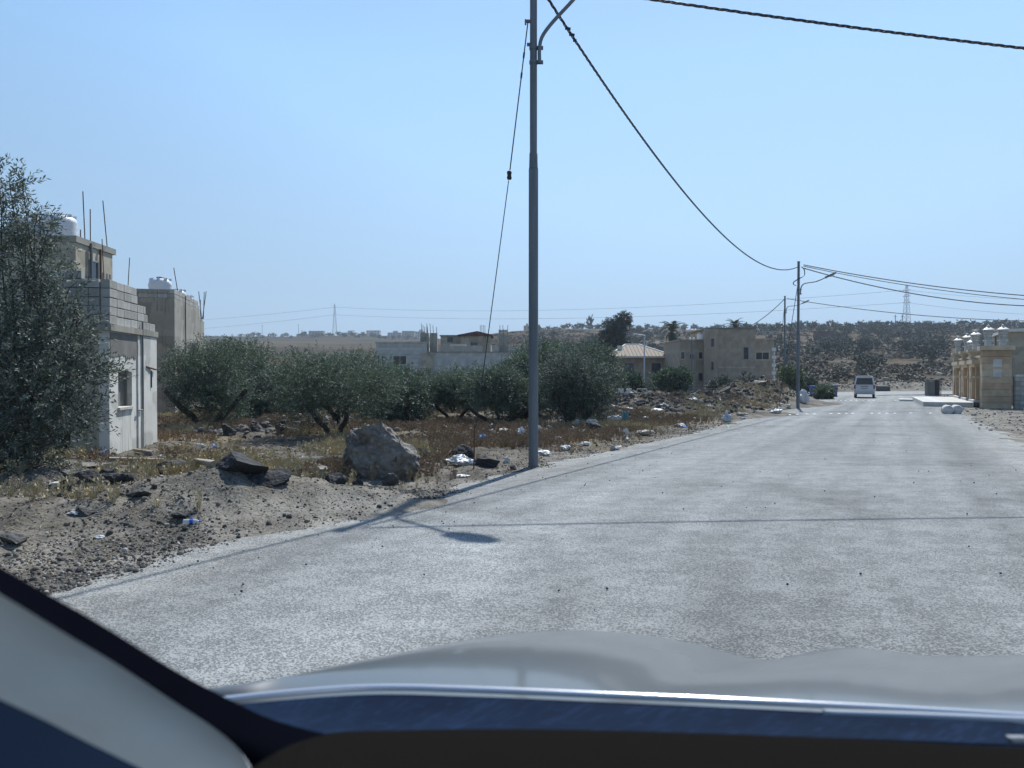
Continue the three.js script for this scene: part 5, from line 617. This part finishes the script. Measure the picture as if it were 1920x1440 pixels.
{
  const bag = (px, py, w, h, s, label, m = film, name = 'plastic_bag') => { const p = G(px, py), d = -p.z; solo(name, bagGeo(w / F * d * 0.85, h / F * d * 0.9, s, 0.8), m, label, name === 'plastic_bag' ? 'bag' : 'litter', [p.x, p.y + h / F * d * 0.38, p.z]); };
  bag(865, 872, 56, 24, 401, 'crumpled white plastic bag at the foot of the guy wire'); bag(1108, 800, 28, 18, 402, 'crumpled white bag on the dark rock behind the tall pole'); bag(1082, 798, 18, 12, 403, 'small white bag left of the crumpled bag heap'); bag(1153, 795, 30, 22, 404, 'pale translucent bag beside a dark teal one'); bag(1172, 795, 14, 26, 405, 'dark teal upright bag in the weeds', tealP); bag(978, 822, 14, 24, 406, 'white bag caught upright in weeds left of the tall pole'); bag(1010, 812, 16, 18, 407, 'whitish bag right behind the tall pole'); bag(905, 828, 18, 16, 408, 'blue and white bag in weeds by the guy wire', mat([0.2, 0.3, 0.5], {})); bag(1300, 752, 16, 8, 409, 'white bag on the dark rubble heap'); bag(1362, 792, 18, 22, 410, 'pale bag in the grass along the road edge', filmGrey); bag(1507, 756, 18, 30, 411, 'large white sack slumped against the roadside lamp pole'); bag(490, 862, 26, 14, 412, 'yellowish white bag behind the long basalt slab', card); bag(570, 862, 20, 8, 413, 'white foil scrap on the wire basket', film, 'foil_scrap'); bag(1230, 775, 30, 10, 414, 'flattened white bag on the grassy slope'); bag(1210, 790, 20, 10, 415, 'torn white bag below the flattened bag'); bag(1020, 855, 26, 12, 416, 'flat white container bag at the road side of the tall pole'); bag(1060, 845, 18, 12, 417, 'white crumpled bag on the bare verge'); bag(1098, 835, 24, 8, 418, 'long twisted white plastic strip on the verge'); bag(1046, 826, 26, 8, 419, 'flat white sheet at the near end of the twisted strip'); bag(1210, 818, 36, 14, 420, 'whitish torn rags at the road edge', card); bag(1455, 775, 26, 10, 421, 'pale crumpled paper where the verge meets the road'); bag(1390, 780, 22, 8, 422, 'pale rubbish scrap on the verge below the dirt heap', card); bag(1478, 766, 14, 10, 423, 'pale scrap beside the roadside lamp pole foot', card); bag(1330, 765, 12, 7, 424, 'small white scrap on the dirt heap slope'); bag(950, 868, 12, 12, 425, 'small white cup shaped scrap beside the tall pole foot'); bag(1275, 800, 20, 8, 426, 'white scrap near the blue bottle crate'); bag(1245, 762, 14, 6, 427, 'tiny white scrap high on the rubble slope'); bag(868, 895, 24, 8, 428, 'white scraps in front of the crumpled bag'); bag(1180, 770, 18, 7, 429, 'white scrap under the end olive tree');
  bag(480, 792, 40, 8, 431, 'blue cloth draped on the heap of stones', blueP, 'cloth_scrap'); bag(1281, 802, 12, 5, 432, 'bright blue plastic scrap on the verge', blueP, 'plastic_scrap'); bag(1366, 803, 11, 5, 433, 'bright green plastic scrap at the road edge', greenP, 'plastic_scrap'); bag(185, 1012, 22, 10, 434, 'pale paper scrap in the foreground straw', film, 'paper_scrap'); bag(140, 968, 26, 8, 435, 'whitish paper scrap below the olive tree', filmGrey, 'paper_scrap'); bag(110, 912, 40, 10, 436, 'pale cardboard sheet behind the triangular rock', card, 'cardboard_scrap');
  const bottle = (px, py, L, label, m, cap, turn) => { const p = G(px, py), t = thing('plastic_bottle', label, 'bottle', V(p.x, p.y + L * 0.17, p.z), turn), g = lathe([[0, 0], [0.13, 0], [0.15, 0.03], [0.14, 0.2], [0.155, 0.3], [0.14, 0.4], [0.155, 0.5], [0.15, 0.66], [0.07, 0.86], [0.055, 0.9], [0.055, 0.93], [0, 0.93]].map(([a, b]) => [a * L, b * L]), 16); g.rotateZ(-Math.PI / 2); g.translate(-L / 2, 0, 0); part(t, 'bottle_body', g, m); const c = lathe([[0, 0.92 * L], [0.06 * L, 0.92 * L], [0.06 * L, L], [0, L]], 12); c.rotateZ(-Math.PI / 2); c.translate(-L / 2, 0, 0); part(t, 'cap', c, cap); const lb = new THREE.CylinderGeometry(0.158 * L, 0.158 * L, 0.2 * L, 16, 1, true); lb.rotateZ(Math.PI / 2); lb.translate(-0.02 * L, 0, 0); part(t, 'wrapper', lb, cap); };
  bottle(360, 985, 0.17, 'clear plastic water bottle with blue cap lying on the verge', clearP, blueP, 0.15); bottle(1063, 843, 0.3, 'white plastic bottle lying beside the verge edge', film, filmGrey, -0.6); bottle(1176, 826, 0.25, 'white bottle standing tilted in the verge weeds', film, film, 1.2); bottle(1306, 781, 0.3, 'pale plastic bottle in the grass beyond the weeds', film, filmGrey, 0.4);
  const bp = G(580, 880), cr = thing('wire_basket', 'grey wire basket lying in the weeds left of the boulder', 'basket', bp), w = 0.36; const bars = []; for (let i = 0; i <= 6; i++) { const x = -w / 2 + i * w / 6; bars.push(rod(V(x, 0, 0), V(x, 0.17, 0), 0.004, 4), rod(V(x, 0, -0.22), V(x, 0.17, -0.22), 0.004, 4), rod(V(x, 0, 0), V(x, 0, -0.22), 0.004, 4)); } for (const y of [0.01, 0.09, 0.17]) bars.push(rod(V(-w / 2, y, 0), V(w / 2, y, 0), 0.005, 4), rod(V(-w / 2, y, -0.22), V(w / 2, y, -0.22), 0.005, 4)); part(cr, 'wire_frame', merge(bars), M.steelPale);
  const cp = G(1175, 820), cd = solo('card_sheet', rb(0.12, 0.2, 0.006, 0.002), film, 'white diamond tilted card standing in the verge weeds', 'card', [cp.x, cp.y + 0.14, cp.z]); cd.rotation.set(0, 0.2, 0.5);
}
console.log('vegetation done');
// ------------------------------------------------------------------ our own car: bonnet, cowl, dashboard and windscreen pillar
{
  const o = V(0.3, 0, -1.0), t = thing('car', 'grey car seen from inside, with bonnet, dark dashboard and pale windscreen pillar', 'car', o);
  const loft = (curves, close) => { // smooth surface through rows of points
    const n = curves[0].length, pos = [], uv = [], idx = []; curves.forEach((c, i) => c.forEach((p, j) => { pos.push(p.x - o.x, p.y - o.y, p.z - o.z); uv.push(j / n * 2.2, i / curves.length * 1.1); }));
    for (let i = 0; i < curves.length - 1; i++) for (let j = 0; j < n - 1; j++) { const a = i * n + j, b = a + n; idx.push(a, b, a + 1, a + 1, b, b + 1); }
    const g = new THREE.BufferGeometry(); g.setAttribute('position', new THREE.Float32BufferAttribute(pos, 3)); g.setAttribute('uv', new THREE.Float32BufferAttribute(uv, 2)); g.setIndex(idx); g.computeVertexNormals(); return g;
  };
  const curve = (pts, n) => { const c = new THREE.CatmullRomCurve3(pts, false, 'centripetal'); return Array.from({ length: n + 1 }, (_, i) => c.getPoint(i / n)); };
  const A = l => l.map(a => at(...a));
  const paint = phys([0.04, 0.052, 0.06], { roughness: 0.5, metalness: 0, clearcoat: 0.7, clearcoatRoughness: 0.1 });
  const navy = phys([0.012, 0.02, 0.045], { roughness: 0.35, clearcoat: 0.3, clearcoatRoughness: 0.3 });
  const N = 72, rear = curve(A([[330, 1312, 1.03], [520, 1291, 1.04], [700, 1279, 1.04], [900, 1283, 1.03], [1100, 1291, 1.02], [1400, 1304, 1.0], [1700, 1319, 0.98], [1960, 1334, 0.96]]), N);
  const front = curve(A([[420, 1304, 1.08], [570, 1281, 1.14], [640, 1259, 1.28], [760, 1226, 1.5], [900, 1197, 1.72], [1000, 1186, 1.84], [1080, 1183, 1.9], [1180, 1188, 1.93], [1300, 1207, 1.93], [1440, 1240, 1.9], [1500, 1231, 1.9], [1570, 1218, 1.9], [1630, 1217, 1.9], [1730, 1229, 1.88], [1830, 1232, 1.86], [1980, 1228, 1.84]]), N);
  const rows = []; for (let k = 0; k <= 14; k++) { const u = k / 14; rows.push(rear.map((p, i) => { const q = p.clone().lerp(front[i], u); q.y += 0.012 * Math.sin(Math.PI * u) - 0.02 * Math.pow(1 - u, 6); return q; })); }
  for (const [dz, dy] of [[0.04, -0.012], [0.08, -0.04], [0.11, -0.1], [0.12, -0.3]]) rows.push(front.map(p => V(p.x, p.y + dy, p.z - dz)));
  part(t, 'bonnet', loft(rows), paint);
  part(t, 'bonnet_seal', tube(curve(rear.filter((_, i) => i % 4 === 0).map(p => p.clone().add(V(0, -0.006, 0.004))), 40), 0.0045, 0.0045, 10, 120).translate(-o.x, -o.y, -o.z), phys([0.62, 0.62, 0.62], { roughness: 0.22, metalness: 0.6 }));
  // dark cowl below the windscreen edge, reflected sky painted in as its navy blue
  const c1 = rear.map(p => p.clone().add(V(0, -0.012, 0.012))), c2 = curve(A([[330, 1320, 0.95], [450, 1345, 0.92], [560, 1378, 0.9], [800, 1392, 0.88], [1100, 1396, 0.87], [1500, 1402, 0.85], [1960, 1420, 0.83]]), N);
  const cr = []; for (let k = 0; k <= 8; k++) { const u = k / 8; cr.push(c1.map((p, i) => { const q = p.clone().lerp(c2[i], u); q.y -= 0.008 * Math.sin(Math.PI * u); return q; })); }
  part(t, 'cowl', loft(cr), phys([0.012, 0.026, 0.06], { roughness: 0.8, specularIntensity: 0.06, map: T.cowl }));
  const wp = A([[1545, 1336, 0.92], [1700, 1341, 0.915], [1960, 1351, 0.905]]).map(p => p.sub(o)); part(t, 'reflection_strip', tube(wp, 0.0042, 0.0042, 8, 20), M.steelPale);  // pale metal strip added in place of a bright reflection
  part(t, 'washer_nozzle', rb(0.02, 0.009, 0.012, 0.003), M.steel, at(1905, 1388, 0.85).sub(o));
  // dashboard
  const d1 = curve(A([[520, 1440, 0.8], [548, 1402, 0.81], [600, 1378, 0.82], [760, 1369, 0.83], [1000, 1367, 0.83], [1300, 1374, 0.82], [1600, 1385, 0.81], [1960, 1404, 0.79]]), N), d2 = curve(A([[300, 1620, 0.5], [420, 1600, 0.5], [700, 1600, 0.5], [1000, 1600, 0.5], [1300, 1600, 0.5], [1960, 1600, 0.5]]), N), dr = [];
  dr.push(d1.map(p => V(p.x, p.y - 0.06, p.z - 0.012))); dr.push(d1.map(p => V(p.x, p.y - 0.012, p.z - 0.012))); for (let k = 0; k <= 12; k++) { const u = k / 12; dr.push(d1.map((p, i) => { const q = p.clone().lerp(d2[i], u); q.y += 0.02 * Math.sin(Math.PI * u); return q; })); }
  part(t, 'dashboard', loft(dr), phys([0.008, 0.0075, 0.007], { roughness: 1, specularIntensity: 0, bumpMap: T.rockBump, bumpScale: 0.003 }));
  for (let i = 0; i < 11; i++) { const p = at(1455 + i * 36, 1386 + i * 1.9, 0.808).sub(o); part(t, 'vent_slot', rb(0.007, 0.005, 0.008, 0.0015), mat([0.12, 0.11, 0.09], {}), p); }
  // pillar: dark seal against the glass, pale cloth trim inside
  const s1 = curve(A([[-220, 925, 0.5], [0, 1062, 0.56], [180, 1165, 0.62], [320, 1252, 0.67], [420, 1306, 0.72], [520, 1352, 0.77], [660, 1384, 0.82], [900, 1400, 0.84]]), 40), s2 = curve(A([[-260, 975, 0.47], [-20, 1100, 0.53], [150, 1204, 0.59], [225, 1249, 0.615], [337, 1323, 0.655], [400, 1364, 0.68], [445, 1402, 0.7], [475, 1445, 0.71], [500, 1510, 0.72]]), 40);
  const sr = []; for (let k = 0; k <= 6; k++) { const u = k / 6; sr.push(s1.map((p, i) => { const q = p.clone().lerp(s2[i], u); q.z += 0.012 * Math.sin(Math.PI * u); return q; })); }
  part(t, 'pillar_seal', loft(sr), phys([0.003, 0.0035, 0.006], { roughness: 1, specularIntensity: 0 }));
  const t1 = curve(A([[-260, 972, 0.5], [-20, 1097, 0.56], [150, 1201, 0.62], [225, 1246, 0.64], [337, 1318, 0.68], [400, 1358, 0.7], [440, 1394, 0.72], [468, 1440, 0.73], [490, 1510, 0.74]]), 40), t2 = curve(A([[-260, 1200, 0.54], [-20, 1312, 0.6], [79, 1358, 0.63], [157, 1398, 0.66], [236, 1437, 0.68], [330, 1490, 0.71], [400, 1530, 0.74]]), 40), tr = [];
  for (let k = 0; k <= 12; k++) { const u = k / 12; tr.push(t1.map((p, i) => { const q = p.clone().lerp(t2[i], u); const n = Math.sin(Math.PI * u); q.z += 0.003 * n; return q; })); } tr.push(t2.map(p => V(p.x - 0.01, p.y - 0.01, p.z - 0.05)));
  part(t, 'pillar_trim', loft(tr), mat([0.62, 0.64, 0.63], { roughness: 0.95, bumpMap: T.grain, bumpScale: 0.002 }));
  const b1 = curve(A([[-260, 1190, 0.46], [-20, 1302, 0.52], [79, 1348, 0.55], [157, 1388, 0.58], [236, 1427, 0.6], [400, 1510, 0.65]]), 30), b2 = curve(A([[-300, 1700, 0.4], [-20, 1700, 0.42], [80, 1700, 0.44], [200, 1700, 0.46], [300, 1700, 0.48], [520, 1600, 0.6]]), 30);
  part(t, 'door_top', loft([b1, b1.map((p, i) => p.clone().lerp(b2[i], 0.5)), b2]), phys([0.006, 0.011, 0.022], { roughness: 1, specularIntensity: 0 }));
}
renderer.render(scene, camera);
